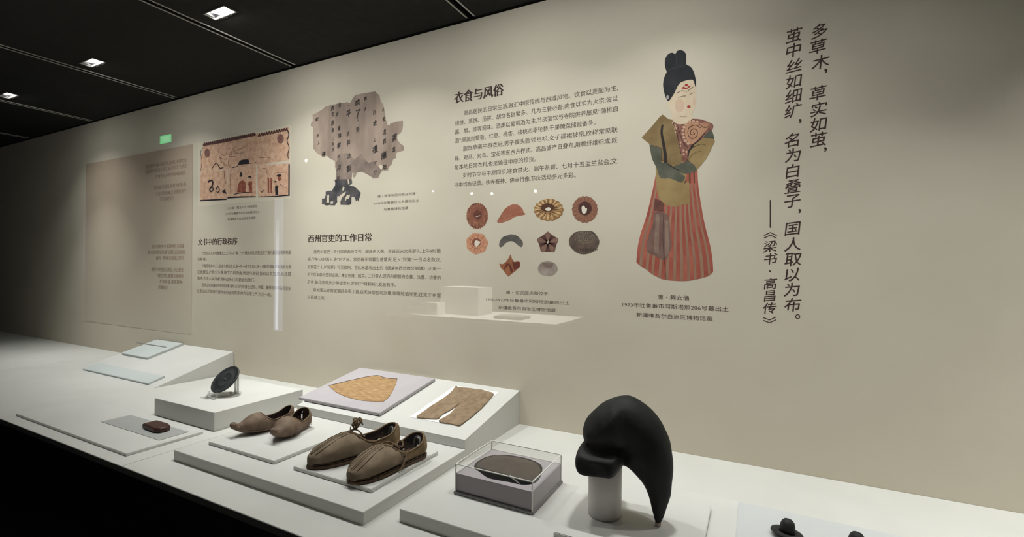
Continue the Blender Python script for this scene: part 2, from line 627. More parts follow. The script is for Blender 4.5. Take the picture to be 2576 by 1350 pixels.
# lilac board with the golden cloth
M_LILAC = mat('lilac_board', (178, 172, 175), 0.7, (183, 177, 180), 12, bump=0.1, bscale=1500)
lb = slope_board('lilac_board', -1.467, -1.083, 0.030, 0.334, WP, WV, WN, 0.0105, M_LILAC, 'lilac grey mounting board on the slope carrying the golden cloth', 'board', lift=0.002)
LT = 0.0125
M_PIN = clear('clear_pin', (0.93, 0.93, 0.93), 1.45, 0.05, 0.35)
for (u, s) in ((-1.40, 0.030), (-1.27, 0.030), (-1.13, 0.030), (-1.083, 0.10), (-1.083, 0.17), (-1.083, 0.25)):
    c = Vector((u, WP.y, WP.z)) + WV * s + WN * 0.007
    side = (u > -1.09)
    me = box_mesh(-0.0018, 0.0018, -0.0018, 0.0018, -0.0065, 0.002)
    o = link('clip', me, M_PIN, lb)
    o.location = c + (Vector((0.0008, 0, 0)) if side else WV * -0.0008) - lb.location


def on_slope(pts, lift):
    return [slope_uv(px, py, WP, WV, WN, lift) for px, py in pts]


cloth = [(827, 969.5), (850, 964), (870, 959), (890, 954.5), (910, 950), (930, 946), (947, 944), (954, 944.5), (962, 948), (974, 951), (986, 952), (999.5, 952.5), (997, 962), (993, 972), (987, 984), (981, 994), (973, 1003), (966, 1008), (958, 1009.5), (945, 1009), (930, 1008), (915, 1007), (900, 1004.5), (885, 1001), (870, 997), (856, 991), (843, 984), (834, 976)]
cl = on_slope(cloth, LT + 0.0016)
cc = (sum(p[0] for p in cl) / len(cl), sum(p[1] for p in cl) / len(cl))
org = Vector((cc[0], WP.y, WP.z)) + WV * cc[1] + WN * LT
ROT_S = Matrix(((1, 0, 0), (0, WV.y, WN.y), (0, WV.z, WN.z))).to_euler()


def slab_fn(poly, T, R, wav=0.0, k=90.0):
    def fn(x, y, z):
        d = poly_dist(x, y, poly)
        zz = z - T / 2
        if wav:
            zz = zz - wav * (np.sin(x * k + 3 * np.sin(y * k * .6)) * np.cos(y * k * 1.3 + x * k * .7)) * np.clip(-d / 0.006, 0, 1)
        q1, q2 = d + R, np.abs(zz) - T / 2 + R
        return np.sqrt(np.maximum(q1, 0) ** 2 + np.maximum(q2, 0) ** 2) + np.minimum(np.maximum(q1, q2), 0) - R
    return fn


def textile(name, px, lift, T, m, wav, h=0.0016, parent=None, porg=None):
    uv = on_slope(px, lift + T)
    c = porg if porg else (sum(p[0] for p in uv) / len(uv), sum(p[1] for p in uv) / len(uv))
    uv = [(u - c[0], s - c[1]) for u, s in uv]
    us, ss = [p[0] for p in uv], [p[1] for p in uv]
    me = sdf_mesh(slab_fn(uv, T, T * 0.45, wav), (min(us) - .004, min(ss) - .004, -T), (max(us) + .004, max(ss) + .004, T * 2.2 + wav), h)
    o = link(name, me, m, parent)
    if parent is None:
        o.location = Vector((c[0], WP.y, WP.z)) + WV * c[1] + WN * lift
        o.rotation_euler = ROT_S
    return o, c


M_GOLD = mat('golden_silk', (150, 116, 78), 0.85, (186, 154, 112), 60, stretch=(.6, 1.6, 1), bump=0.4, bscale=500, lo=0.32, hi=0.7)
tx, _ = textile('silk_fragment', cloth, LT, 0.002, M_GOLD, 0.0, 0.0014)
tag(tx, 'golden brown fan shaped silk fragment lying on the lilac board', 'cloth')
hem_pts = []
hm = cl[:12]
he = link('hem', tube_mesh([(u - 0, s, 0.0022) for u, s in [(p[0], p[1]) for p in hm]], 0.0011, 6), mat('dark_hem', (96, 68, 42), 0.85), tx)
he.location = (-_[0], -_[1], 0)

# trousers on a white sheet
sh = on_slope([(1039, 1050), (1154, 1072), (1250, 989), (1146, 966)], 0.0008)
xs_, ss_ = (sh[0][0] + sh[3][0]) / 2, None
o = slope_board('white_sheet', -0.985, -0.799, (sh[0][1] + sh[1][1]) / 2, (sh[2][1] + sh[3][1]) / 2, WP, WV, WN, 0.001, mat('white_paper', (240, 240, 238), 0.7), 'bright white paper sheet under the brown trousers', 'paper')
M_TR = mat('brown_silk', (126, 105, 82), 0.9, (158, 137, 112), 60, stretch=(1.0, 0.7, 1), bump=0.5, bscale=420, lo=0.3, hi=0.72)
SC5 = lambda P: [(1000 + x / 5.0, 920 + y / 5.0) for x, y in P]
rleg = SC5([(960, 282), (1060, 293), (1130, 312), (1200, 333), (1212, 350), (1180, 390), (1120, 455), (1060, 520), (1000, 572), (960, 610), (900, 655), (850, 690), (790, 738), (760, 742), (700, 728), (640, 716), (560, 706), (525, 697), (515, 680), (545, 660), (600, 632), (660, 592), (705, 545), (750, 495), (790, 455), (850, 400), (905, 345), (945, 305)])
lleg = SC5([(735, 240), (760, 262), (850, 270), (920, 276), (968, 284), (955, 312), (910, 350), (850, 408), (790, 458), (740, 500), (690, 535), (640, 565), (580, 595), (545, 622), (525, 648), (500, 662), (440, 660), (380, 658), (310, 652), (250, 645), (235, 630), (262, 610), (330, 565), (420, 500), (500, 450), (580, 398), (650, 345), (690, 305), (715, 270)])
tr_root = thing('trousers', 'pair of brown silk trousers laid flat on white paper', 'trousers')
uvc = slope_uv(1125, 1020, WP, WV, WN, 0)
tr_root.location = Vector((uvc[0], WP.y, WP.z)) + WV * uvc[1] + WN * 0.001
tr_root.rotation_euler = ROT_S
textile('right_leg', rleg, 0.001, 0.0045, M_TR, 0.0010, 0.0015, tr_root, uvc)
ll, _ = textile('left_leg', lleg, 0.001, 0.004, M_TR, 0.0008, 0.0015, tr_root, uvc)
ll.location = (0, 0, 0.0006)

# ------------------------------------------------------------------ bronze disc mirror on an acrylic stand
ZM = CAMZ - 0.486
M_ACR = clear('acrylic', (0.93, 0.935, 0.93), 1.45, 0.02, 0.10)
M_ACRE = clear('acrylic_edge', (0.75, 0.76, 0.75), 1.5, 0.05, 0.55, (225, 225, 220))
M_BRONZE = mat('black_bronze', (36, 37, 38), 0.42, (54, 55, 56), 40, bump=0.25, bscale=160, spec=0.5)
MX, MY, MZ, MR, MT = -1.759, 1.088, CAMZ - 0.428, 0.0565, radians(46.8)
rt = thing('bronze_mirror', 'round black bronze mirror leaning on a clear acrylic stand', 'mirror', (MX, MY, MZ))
rt.rotation_euler = (MT, 0, radians(2))
prof = [(0.001, -0.002), (MR - .002, -0.002), (MR, 0.0), (MR, 0.0030), (MR - .002, 0.0036), (MR - .005, 0.0030), (MR - .008, 0.0024), (MR * .52, 0.0022), (MR * .50, 0.0027), (MR * .47, 0.0022), (0.012, 0.0022), (0.001, 0.0022)]
link('disc', lathe_mesh(prof, 48), M_BRONZE, rt)
link('boss', lathe_mesh([(0.001, 0.0), (0.0055, 0.0015), (0.0050, 0.0045), (0.003, 0.006), (0.0008, 0.0064)], 20), mat('worn_bronze', (66, 66, 66), 0.3, spec=0.6), rt)
st = thing('acrylic_stand', 'clear acrylic stand holding up the black bronze mirror', 'stand', (MX, MY, ZM))
low = MY - MR * cos(MT)
zl = MZ - MR * sin(MT) - ZM
box('base_block', MX - 0.022, MX + 0.028, low - 0.020, low + 0.030, ZM, ZM + max(0.006, zl - 0.003), M_ACR, 0.001).name = 'base_block'
bb = bpy.data.objects['base_block']
bb.parent = st
bb.location = bb.location - st.location
for s in (-1, 1):
    hx = s * 0.024
    yb = low - 0.012 - MY
    pts = [(hx, yb - 0.012, 0.001), (hx, yb + 0.0, 0.001), (hx, yb + 0.004, 0.010), (hx, yb + 0.004, 0.021), (hx, yb + 0.010, 0.021)]
    for dx in (-0.004, 0.004):
        link('hook', tube_mesh([(p[0] + dx, p[1], p[2]) for p in pts], 0.0009, 6), M_ACRE, st)
    link('hook_plate', prism_mesh([(p[1], p[2]) for p in pts[1:4]] + [(yb + 0.0025, 0.021), (yb + 0.0022, 0.010), (yb - 0.0015, 0.0025)], (0, 1, 0), (0, 0, 1), (hx - 0.004, 0, 0), (0.008, 0, 0)), M_ACR, st)
link('foot_plate', box_mesh(-0.040, 0.0, low - 0.030 - MY, low - 0.004 - MY, 0, 0.003, 0.0006), M_ACR, st)
yt = MR * cos(MT) * 0.86
zt_ = (MZ + MR * sin(MT) * 0.86 - ZM) - 0.006
link('post', box_mesh(0.006, 0.022, yt - 0.002, yt + 0.004, 0.0, zt_, 0.0005), M_ACR, st)
for dx in (0.006, 0.022):
    link('post_edge', box_mesh(dx - .0008, dx + .0008, yt - 0.0025, yt + 0.0045, 0.0, zt_), M_ACRE, st)
link('foot_rail', box_mesh(0.0, 0.028, -0.02, yt + 0.012, 0, 0.006, 0.0008), M_ACR, st)
link('screw', lathe_mesh([(0.0005, 0.012), (0.004, 0.012), (0.004, 0.006), (0.0005, 0.006)], 10), M_ACRE, st, (0.014, 0.012, 0))

# ------------------------------------------------------------------ shoes
M_LEATHER = mat('brown_leather', (102, 82, 68), 0.62, (126, 106, 88), 30, bump=0.3, bscale=260, spec=0.3)
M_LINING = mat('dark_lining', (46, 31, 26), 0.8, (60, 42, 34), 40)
M_CANVAS = mat('brown_hemp_cloth', (114, 98, 80), 0.9, (140, 123, 102), 24, bump=0.55, bscale=700, lo=0.34, hi=0.7)
M_CANVAS2 = mat('frayed_heel_cloth', (104, 84, 58), 0.95, (136, 114, 84), 40, bump=0.8, bscale=420)
M_SOLE = mat('hemp_sole', (78, 61, 48), 0.95, (102, 82, 65), 120, bump=1.0, bscale=380)
M_DARKSEAM = mat('dark_seam_thread', (58, 45, 35), 0.95)
M_CORD = mat('hemp_cord', (116, 96, 72), 0.95, (134, 110, 82), 120, bump=0.8, bscale=900)


def itp(x, xs, ys):
    return np.interp(x, xs, ys)


def shoe_field(L, W, B, H, op, p=2.4, extra=None, wall=0.003, floor=0.006):
    """W, B, H: (xs, values) half width, underside, top; op: opening (x0, x1, inset)"""
    def fn(x, y, z):
        w, b, hh = itp(x, *W), itp(x, *B), itp(x, *H)
        zc = b + 0.42 * (hh - b)
        up = z > zc
        rz = np.where(up, hh - zc, zc - b)
        def sup(w_, rz_, pp):
            w_ = np.maximum(w_, 1e-4)
            rz_ = np.maximum(rz_, 1e-4)
            k = ((np.abs(y) / w_) ** pp + (np.abs(z - zc) / rz_) ** pp) ** (1 / pp)
            return (k - 1) * np.minimum(w_, rz_)
        ex = np.maximum(x - L, -x)
        # round the two ends in plan
        out = np.maximum(sup(w, rz, p), ex)
        if extra is not None:
            out = extra(x, y, z, out)
        inn = np.maximum(sup(w - wall, np.where(up, rz - wall, rz - floor), p), np.maximum(x - (op[1] + 0.012), wall - x))
        u = (x - op[0]) / (op[1] - op[0])
        ow = (w - op[2]) * np.sqrt(np.clip(1 - (2 * np.clip(u, 0, 1) - 1) ** 4, 0, 1))
        hole = np.maximum(np.abs(y) - ow, np.maximum(op[0] - x, x - op[1]))
        hole = np.maximum(hole, (b + floor + 0.004) - z)
        cav = np.minimum(inn, hole)
        return np.maximum(out, -cav)
    return fn


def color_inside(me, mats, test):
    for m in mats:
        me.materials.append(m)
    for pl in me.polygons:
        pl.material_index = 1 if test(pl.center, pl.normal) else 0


def place_pair(px_toe, h_toe, px_heel, h_heel, zg):
    t = on_z(px_toe[0], px_toe[1], zg + h_toe)
    h = on_z(px_heel[0], px_heel[1], zg + h_heel)
    d = Vector((t.x - h.x, t.y - h.y, 0))
    return h, d.length, math.atan2(d.y, d.x)


ZT = ZS + TRAY
# --- pointed slippers
SL = 0.235
SW = ([0, .004, .012, .03, .07, .11, .15, .175, .20, .222, .235], [.010, .020, .030, .037, .035, .038, .042, .037, .024, .012, .008])
SB = ([0, .02, .06, .13, .16, .19, .215, .235], [.010, .002, .0, .0, .003, .010, .020, .034])
SH = ([0, .02, .05, .09, .115, .135, .155, .18, .20, .218, .235], [.074, .078, .070, .062, .066, .074, .073, .062, .050, .047, .048])


def knob(x, y, z, out):
    s = np.sqrt((x - .230) ** 2 + (y / 1.25) ** 2 + (z - .047) ** 2) - .0115
    r = smin(out, s, 0.008)
    # pinched ridge towards the toe and folds on both sides of the tip
    g = np.sqrt((x - .214) ** 2 + (np.abs(y) - .015) ** 2 + (z - .046) ** 2) - .007
    r = np.maximum(r, -smin(g, np.full_like(g, 1.0), 0.001))
    return r


def slipper_mesh():
    me = sdf_mesh(shoe_field(SL, SW, SB, SH, (.008, .128, .0042), 2.3, knob, 0.0032), (-.006, -.048, -.004), (.248, .048, .088), .0020)
    smooth_verts(me, 2, 0.5)
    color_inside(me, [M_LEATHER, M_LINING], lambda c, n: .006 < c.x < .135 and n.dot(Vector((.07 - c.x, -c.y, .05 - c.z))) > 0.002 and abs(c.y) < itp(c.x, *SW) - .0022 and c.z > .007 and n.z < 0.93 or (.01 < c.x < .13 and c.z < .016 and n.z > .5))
    return me


def rim_pts(W, H, B, op, L, p, n=44, dz=0.0):
    out = []
    for k in range(n):
        a = 2 * pi * k / n
        x = (op[0] + op[1]) / 2 - (op[1] - op[0]) / 2 * cos(a)
        u = (x - op[0]) / (op[1] - op[0])
        w = float(itp(x, *W))
        y = (w - op[2] + 0.0012) * sqrt(max(0, 1 - (2 * u - 1) ** 4)) * (1 if sin(a) > 0 else -1)
        if abs(sin(a)) < 1e-6:
            y = 0
        b, hh = float(itp(x, *B)), float(itp(x, *H))
        zc = b + .42 * (hh - b)
        z = zc + (hh - zc) * max(0, 1 - (abs(y) / w) ** p) ** (1 / p)
        out.append((x, y, z + dz))
    return out


slip = slipper_mesh()
SLIP = [((583, 1072), 76, .180, 'left pointed brown slipper with a knobbed turned-up toe'), ((687, 1087), 109, .165, 'right pointed brown slipper, its heel nearer the laced shoes')]
for pt, adeg, ln, lab in SLIP:
    tp_ = on_z(pt[0], pt[1], ZT + 0.034)
    ang = radians(adeg)
    hx, hy = tp_.x + ln * cos(ang), tp_.y + ln * sin(ang)
    o = thing('slipper', lab, 'shoe', (hx, hy, ZT + 0.0002), ang + pi, 'pair of pointed slippers')
    o.scale = (ln / SL, 0.84, 0.78)
    link('upper', slip, None, o)
    link('sole_seam', tube_mesh([(x, y, float(itp(x, *SB)) + .013) for x, y in [(t, -float(itp(t, *SW)) * .985) for t in np.linspace(.01, .215, 26)]], .0011, 6), M_LEATHER, o)
    link('sole_seam', tube_mesh([(x, y, float(itp(x, *SB)) + .013) for x, y in [(t, float(itp(t, *SW)) * .985) for t in np.linspace(.01, .215, 26)]], .0011, 6), M_LEATHER, o)
    link('rim_binding', tube_mesh(rim_pts(SW, SH, SB, (.008, .128, .0042), SL, 2.3), .0022, 8, closed=True), mat('rim_leather', (122, 100, 78), 0.7), o)

# --- laced cloth shoes
CL_ = 0.262
CW = ([0, .004, .012, .03, .07, .12, .16, .20, .228, .246, .257, .262], [.012, .021, .030, .037, .037, .040, .044, .044, .038, .029, .019, .010])
CB = ([0, .262], [.007, .007])
CH = ([0, .02, .05, .09, .12, .145, .165, .19, .22, .245, .262], [.064, .068, .060, .054, .060, .070, .071, .065, .054, .042, .032])


def toe_seams(x, y, z, out):
    # two shallow grooves flanking the toe panel
    for s in (-1, 1):
        path = .022 + .006 * np.clip((x - .2) / .06, 0, 1)
        g = np.abs(np.abs(y) - path * np.clip((0.268 - x) / .05, .2, 1)) - .0009
        gg = np.where((x > .185) & (z > .02), g, 1.0)
        out = np.maximum(out, np.minimum(-gg, out + 0.0022))
    return out


def cloth_shoe_mesh():
    me = sdf_mesh(shoe_field(CL_, CW, CB, CH, (.008, .140, .0040), 2.5, None, 0.0030), (-.006, -.050, .002), (.272, .050, .082), .0020)
    smooth_verts(me, 1, 0.5)
    # crumpled cloth
    for v in me.vertices:
        c = v.co
        n = sin(c.x * 95 + 2 * sin(c.z * 120)) * cos(c.y * 80 + c.x * 60) * .0007 + sin(c.x * 240 + c.z * 200) * .0003
        v.co = (c.x, c.y + (n if c.y > 0 else -n), c.z + n * .7)
    me.materials.append(M_CANVAS)
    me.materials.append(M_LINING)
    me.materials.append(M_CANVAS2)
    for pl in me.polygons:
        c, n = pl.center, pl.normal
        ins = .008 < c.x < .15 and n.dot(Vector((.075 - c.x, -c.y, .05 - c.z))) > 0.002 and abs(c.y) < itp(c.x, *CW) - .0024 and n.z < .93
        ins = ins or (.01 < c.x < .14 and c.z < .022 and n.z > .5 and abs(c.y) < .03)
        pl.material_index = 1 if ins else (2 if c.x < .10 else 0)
    return me


cloth_me = cloth_shoe_mesh()
# woven sole
so = [(x, float(itp(x, *CW)) - .0004) for x in np.linspace(0, .262, 34)]
out_sole = [(-.003, 0)] + so + [(.2665, 0)] + [(x, -y) for x, y in so[::-1]]


def f_sole(x, y, z):
    d = poly_dist(x, y, out_sole)
    q1, q2 = d + .003, np.abs(z - .005) - .005 + .003
    q = np.sqrt(np.maximum(q1, 0) ** 2 + np.maximum(q2, 0) ** 2) + np.minimum(np.maximum(q1, q2), 0) - .003
    return q - .0006 * np.sin(x * 900) * np.sin(z * 500 + y * 400)


sole_me = sdf_mesh(f_sole, (-.008, -.052, -.003), (.272, .052, .016), .0016)
sole_me.materials.append(M_SOLE)
SHOES = [((775, 1152), .026, (1001, 1078), .046, 'left laced brown cloth shoe with a frayed cord knot standing up'), ((879, 1192), .024, (1063, 1103), .040, 'right laced brown cloth shoe with a cord end hanging down its side')]
for k, (pt, ht, ph, hh, lab) in enumerate(SHOES):
    h, d, ang = place_pair(pt, ht, ph, hh, ZT)
    print('cloth shoe length', d)
    o = thing('cloth_shoe', lab, 'shoe', (h.x, h.y, ZT + 0.0006), ang, 'pair of laced cloth shoes')
    s = d / CL_
    o.scale = (s, 0.96, 0.95 if k == 0 else 0.88)
    link('upper', cloth_me, None, o)
    link('sole', sole_me, None, o)
    link('rim_binding', tube_mesh(rim_pts(CW, CH, CB, (.008, .140, .0040), CL_, 2.5, dz=.0006), .0024, 8, closed=True), M_CORD, o)
    ridge = [(x, 0.001 * sin(x * 60), float(itp(x, *CH)) + .0003) for x in np.linspace(.148, .256, 20)]
    for dy in (-.0030, .0030):
        link('toe_seam', tube_mesh([(x, y + dy * (1.0 + (.256 - x) * 3), z) for x, y, z in ridge], .0017, 6), M_CANVAS, o)
    link('toe_seam', tube_mesh([(.256, 0, .036), (.260, 0, .026), (.262, 0, .014)], .003, 6), M_CANVAS, o)
    # stitched edges of the toe panel and the seam just above the sole
    for sgn in (-1, 1):
        def sk(x, yf):
            w_, h_ = float(itp(x, *CW)), float(itp(x, *CH))
            zc_ = .007 + .42 * (h_ - .007)
            return (x, sgn * yf * w_, zc_ + (h_ - zc_) * max(0, 1 - yf ** 2.5) ** .4 + .0002)
        link('panel_seam', tube_mesh([sk(x, .30 + .42 * ((x - .15) / .11) ** 2) for x in np.linspace(.152, .250, 16)], .0009, 6), M_DARKSEAM, o)
        link('sole_seam', tube_mesh([(x, sgn * (float(itp(x, *CW)) * .965 + .0002), .0135) for x in np.linspace(.012, .256, 30)], .0011, 6), M_DARKSEAM, o)
    # side cords from the tongue back to the quarters, and the lace across
    top = .0735
    for sgn in (-1, 1):
        link('lace', tube_mesh(spline([(.150, sgn * .004, top), (.138, sgn * .018, .066), (.118, sgn * .030, .052), (.10, sgn * .0345, .040)], 8), .0019, 6), M_CORD, o)
        link('lace', tube_mesh(spline([(.152, sgn * .006, top), (.146, sgn * .022, .062), (.14, sgn * .034, .046), (.128, sgn * .0375, .032)], 8), .0016, 6), M_CORD, o)
    link('lace', tube_mesh(spline([(.146, -.020, .064), (.138, -.006, .0735), (.128, .006, .0725), (.118, .028, .058)], 8), .0022, 6), M_CORD, o)
    if k == 0:
        kn = []
        rr = random.Random(5)
        for q in range(9):
            a0 = rr.uniform(0, 6.28)
            kn.append(spline([(.132, -.002, .074), (.130 + .008 * cos(a0), -.004 + .010 * sin(a0), .083), (.128 + .014 * cos(a0 + .8), -.004 + .014 * sin(a0 + .8), .092 + .006 * rr.random()), (.126 + .010 * cos(a0 + 2), -.004 + .010 * sin(a0 + 2), .098 + .006 * rr.random()), (.124 + .012 * cos(a0 + 3), .012 * sin(a0 + 3), .086)], 6))
        for c in kn:
            link('knot_strand', tube_mesh(c, .0021, 6), M_CORD, o)
        link('lace', tube_mesh(spline([(.150, .004, .073), (.148, .004, .088), (.140, .002, .096), (.132, -.002, .092)], 8), .0014, 6), M_CORD, o)
    else:
        sg = 1
        link('lace', tube_mesh(spline([(.128, sg * .030, .052), (.116, sg * .040, .048), (.108, sg * .041, .036), (.114, sg * .043, .020), (.128, sg * .046, .008), (.136, sg * .046, .006), (.130, sg * .0475, .010), (.118, sg * .0455, .024), (.104, sg * .040, .040), (.094, sg * .036, .050)], 8), .0021, 6), M_CORD, o)
        link('knot_strand', tube_mesh(spline([(.118, .018, .062), (.108, .012, .072), (.100, .020, .070), (.106, .026, .060), (.116, .022, .062)], 8), .0026, 6), M_CORD, o)
    # clear acrylic form inside the heel
    link('acrylic_form', tube_mesh(spline([(.026, -.014, .018), (.022, -.008, .052), (.020, .004, .058), (.026, .014, .050), (.036, .016, .018)], 8), .0026, 8), clear('acrylic_form_clear%d' % k, (.9, .88, .86), 1.5, 0.04, .15), o)

# ------------------------------------------------------------------ clear box with the brown lacquered piece
BX0, BX1, BY0, BY1 = -0.6135, -0.412, 0.9088, 1.0832
bc = thing('clear_display_box', 'clear acrylic box on a grey base around the mauve block', 'box', ((BX0 + BX1) / 2, (BY0 + BY1) / 2, ZS))
hw, hd = (BX1 - BX0) / 2, (BY1 - BY0) / 2
HB = 0.069
link('base_plate', box_mesh(-hw, hw, -hd, hd, 0, 0.0062, 0.0015), mat('grey_acrylic', (136, 132, 132), 0.35, spec=0.5), bc)
iw, idp = hw - 0.004, hd - 0.004
M_SIDE = clear('box_acrylic', (0.98, 0.98, 0.98), 1.22, 0.0, 0.015)
M_EDGE = clear('box_edge_glint', (0.72, 0.73, 0.72), 1.5, 0.1, 0.75, (250, 250, 244))  # pale haze painted on the clear edges as the light they catch
TH = 0.0022
for nm, c in (('side_panel', (-iw, iw, -idp, -idp + TH)), ('side_panel', (-iw, iw, idp - TH, idp)), ('side_panel', (-iw, -iw + TH, -idp + TH, idp - TH)), ('side_panel', (iw - TH, iw, -idp + TH, idp - TH))):
    link(nm, box_mesh(c[0], c[1], c[2], c[3], 0.0063, HB - TH), M_SIDE, bc)
link('top_panel', box_mesh(-iw, iw, -idp, idp, HB - TH, HB), M_SIDE, bc)
e = 0.0011
for a in (-1, 1):
    for b in (-1, 1):
        link('edge_glint', box_mesh(a * iw - e, a * iw + e, b * idp - e, b * idp + e, 0.0063, HB), M_EDGE, bc)
    link('edge_glint', box_mesh(-iw, iw, a * idp - e, a * idp + e, HB - e, HB + e * .6), M_EDGE, bc)
    link('edge_glint', box_mesh(a * iw - e, a * iw + e, -idp, idp, HB - e, HB + e * .6), M_EDGE, bc)

# mauve block with a hollow
M_MAUVE = mat('mauve_board', (176, 168, 171), 0.75, (181, 173, 176), 12, bump=0.1, bscale=1500)
mb_c = Vector((-0.5135, 1.0, ZS + 0.0063))
ZB = CAMZ - 0.4732
hpx = [(1192, 1173), (1197, 1164), (1209, 1155), (1228, 1147), (1252, 1143.5), (1275, 1143.5), (1300, 1147), (1325, 1152), (1345, 1159), (1359, 1167), (1364.5, 1177), (1362, 1192), (1356, 1205), (1347, 1213.5), (1333, 1218), (1318, 1219), (1302, 1217), (1280, 1212), (1257, 1208), (1240, 1205), (1225, 1200), (1213, 1192), (1203, 1184), (1195, 1179)]
hole = [(lambda p: (p.x - mb_c.x, p.y - mb_c.y))(on_z(px, py, ZB)) for px, py in hpx]
hole = [(p.x, p.y) for p in spline([(a, b, 0) for a, b in hole + [hole[0]]], 3)][:-1]
x0, x1, y0, y1 = -0.6105 - mb_c.x, -0.4165 - mb_c.x, 0.9150 - mb_c.y, 1.0800 - mb_c.y
hz = ZB - mb_c.z
bm = bmesh.new()


def ringv(pts, z):
    return [bm.verts.new((a, b, z)) for a, b in pts]


n = len(hole)
cxh, cyh = sum(p[0] for p in hole) / n, sum(p[1] for p in hole) / n


def to_rect(p):
    dx, dy = p[0] - cxh, p[1] - cyh
    k = 1e9
    if dx > 0: k = min(k, (x1 - cxh) / dx)
    if dx < 0: k = min(k, (x0 - cxh) / dx)
    if dy > 0: k = min(k, (y1 - cyh) / dy)
    if dy < 0: k = min(k, (y0 - cyh) / dy)
    return (cxh + dx * k, cyh + dy * k)


rect = [to_rect(p) for p in hole]
for cnr in ((x0, y0), (x0, y1), (x1, y0), (x1, y1)):
    j = min(range(n), key=lambda i: (rect[i][0] - cnr[0]) ** 2 + (rect[i][1] - cnr[1]) ** 2)
    rect[j] = cnr
A, B, Cc, D, E = ringv(rect, hz), ringv(hole, hz), ringv(hole, hz - 0.030), ringv(rect, 0), None
for i in range(n):
    j = (i + 1) % n
    bm.faces.new((A[i], A[j], B[j], B[i]))
    bm.faces.new((B[i], B[j], Cc[j], Cc[i]))
    bm.faces.new((D[i], D[j], A[j], A[i]))
bm.faces.new(Cc)
bm.faces.new(D)
me = bm_mesh(bm)
me.materials.append(M_MAUVE)
me.materials.append(mat('hollow_shade_black', (14, 13, 13), 0.95, spec=0.05))  # near-black colour paints the shadow inside the hollow
for pl in me.polygons:
    if pl.center.z < hz - 0.01 and abs(pl.center.x) < x1 - .003 and pl.center.z > 0.005 and y0 + .003 < pl.center.y < y1 - .003:
        pl.material_index = 1
blk = link('mauve_block', me, None, None, mb_c)
tag(blk, 'mauve grey block with a dark hollow inside the clear box', 'block')

# the brown piece lying in the hollow, front edge raised off the bottom painted black as shade
bp_ = [(1196, 1172), (1202, 1163), (1213, 1156), (1230, 1149), (1252, 1145.5), (1275, 1146), (1300, 1150), (1323, 1155), (1343, 1162), (1355, 1169), (1360.5, 1178), (1358, 1192), (1350, 1203), (1341, 1211.5), (1322, 1207), (1296, 1200), (1270, 1193), (1244, 1186.5), (1220, 1180)]
PB = [on_z(px, py, ZB + 0.004) for px, py in bp_]
pc = Vector((sum(p.x for p in PB) / len(PB), sum(p.y for p in PB) / len(PB), ZB - 0.006))
pl_ = [(p.x - pc.x, p.y - pc.y) for p in PB]


def f_piece(x, y, z):
    d = poly_dist(x, y, pl_)
    dome = 0.006 + 0.007 * np.sqrt(np.clip(-d / 0.04, 0, 1)) + .0006 * np.sin(x * 130) * np.sin(y * 110)
    q1 = d + 0.003
    q2 = np.abs(z - dome) - 0.004 + 0.003
    return np.sqrt(np.maximum(q1, 0) ** 2 + np.maximum(q2, 0) ** 2) + np.minimum(np.maximum(q1, q2), 0) - 0.003


o = link('lacquered_piece', sdf_mesh(f_piece, (-.10, -.09, -.003), (.10, .09, .022), .0018), mat('brown_lacquer', (60, 47, 37), 0.75, (76, 62, 50), 25, bump=0.3, bscale=150), None, pc)
tag(o, 'dark brown oval lacquered piece lying in the hollow of the mauve block', 'artefact')
c0, c1 = on_z(1284, 1199, ZB + 0.004), on_z(1309, 1216, ZB - 0.008)
link('support_clip', tube_mesh([c0 + Vector((0, 0, 0.004)) - pc, c0 - pc, c1 - pc, c1 + Vector((-0.006, -.001, -0.004)) - pc], 0.0016, 8), mat('pale_clip', (205, 200, 192), 0.4), o)

# ------------------------------------------------------------------ tall black headdress on its post
ZH = ZS + TRAY
g0 = on_z(1521, 1291, ZH)
g1 = on_z(1655, 1322, ZH)
hu = Vector((g1.x - g0.x, g1.y - g0.y, 0)).normalized()
hn = Vector((hu.y, -hu.x, 0))              # towards the viewer
if hn.y > 0:
    hn = -hn
print('headdress plane', hu, hn)


def hp(px, py):
    p = on_plane(px, py, g0, hn)
    return ((p - g0).dot(hu), p.z - ZH)


cr = lambda P: [hp(1440 + x / 3.6475, 980 + y / 3.6475) for x, y in P]
main_raw = cr([(135, 445), (118, 410), (112, 350), (125, 290), (165, 225), (225, 160), (300, 105), (380, 68), (440, 58), (520, 62), (600, 95), (680, 150), (750, 220), (810, 300), (860, 390), (895, 470), (912, 550), (921, 640), (922, 740), (915, 850), (900, 960), (880, 1040), (850, 1130), (812, 1215), (800, 1232), (785, 1230), (760, 1212), (745, 1150), (725, 1070), (700, 980), (670, 900), (640, 840), (600, 790), (560, 745), (510, 705), (470, 680), (455, 600), (440, 535), (300, 530), (180, 500), (150, 470)])
lobe = cr([(118, 458), (95, 485), (80, 540), (83, 600), (105, 655), (145, 692), (230, 716), (320, 728), (400, 738), (440, 728), (465, 690), (484, 640), (488, 570), (470, 520), (380, 500), (250, 485), (170, 462), (138, 448)])
main = [(p.x, p.y) for p in spline([(a, b, 0) for a, b in main_raw + [main_raw[0]]], 3)][:-1]
lobe = [(p.x, p.y) for p in spline([(a, b, 0) for a, b in lobe + [lobe[0]]], 3)][:-1]
ridge_l = cr([(120, 420), (112, 350), (140, 270), (250, 160), (380, 90), (500, 110), (560, 250), (560, 400), (500, 500), (300, 520), (160, 478)])
us = [p[0] for p in main] + [p[0] for p in lobe]
vs = [p[1] for p in main] + [p[1] for p in lobe]


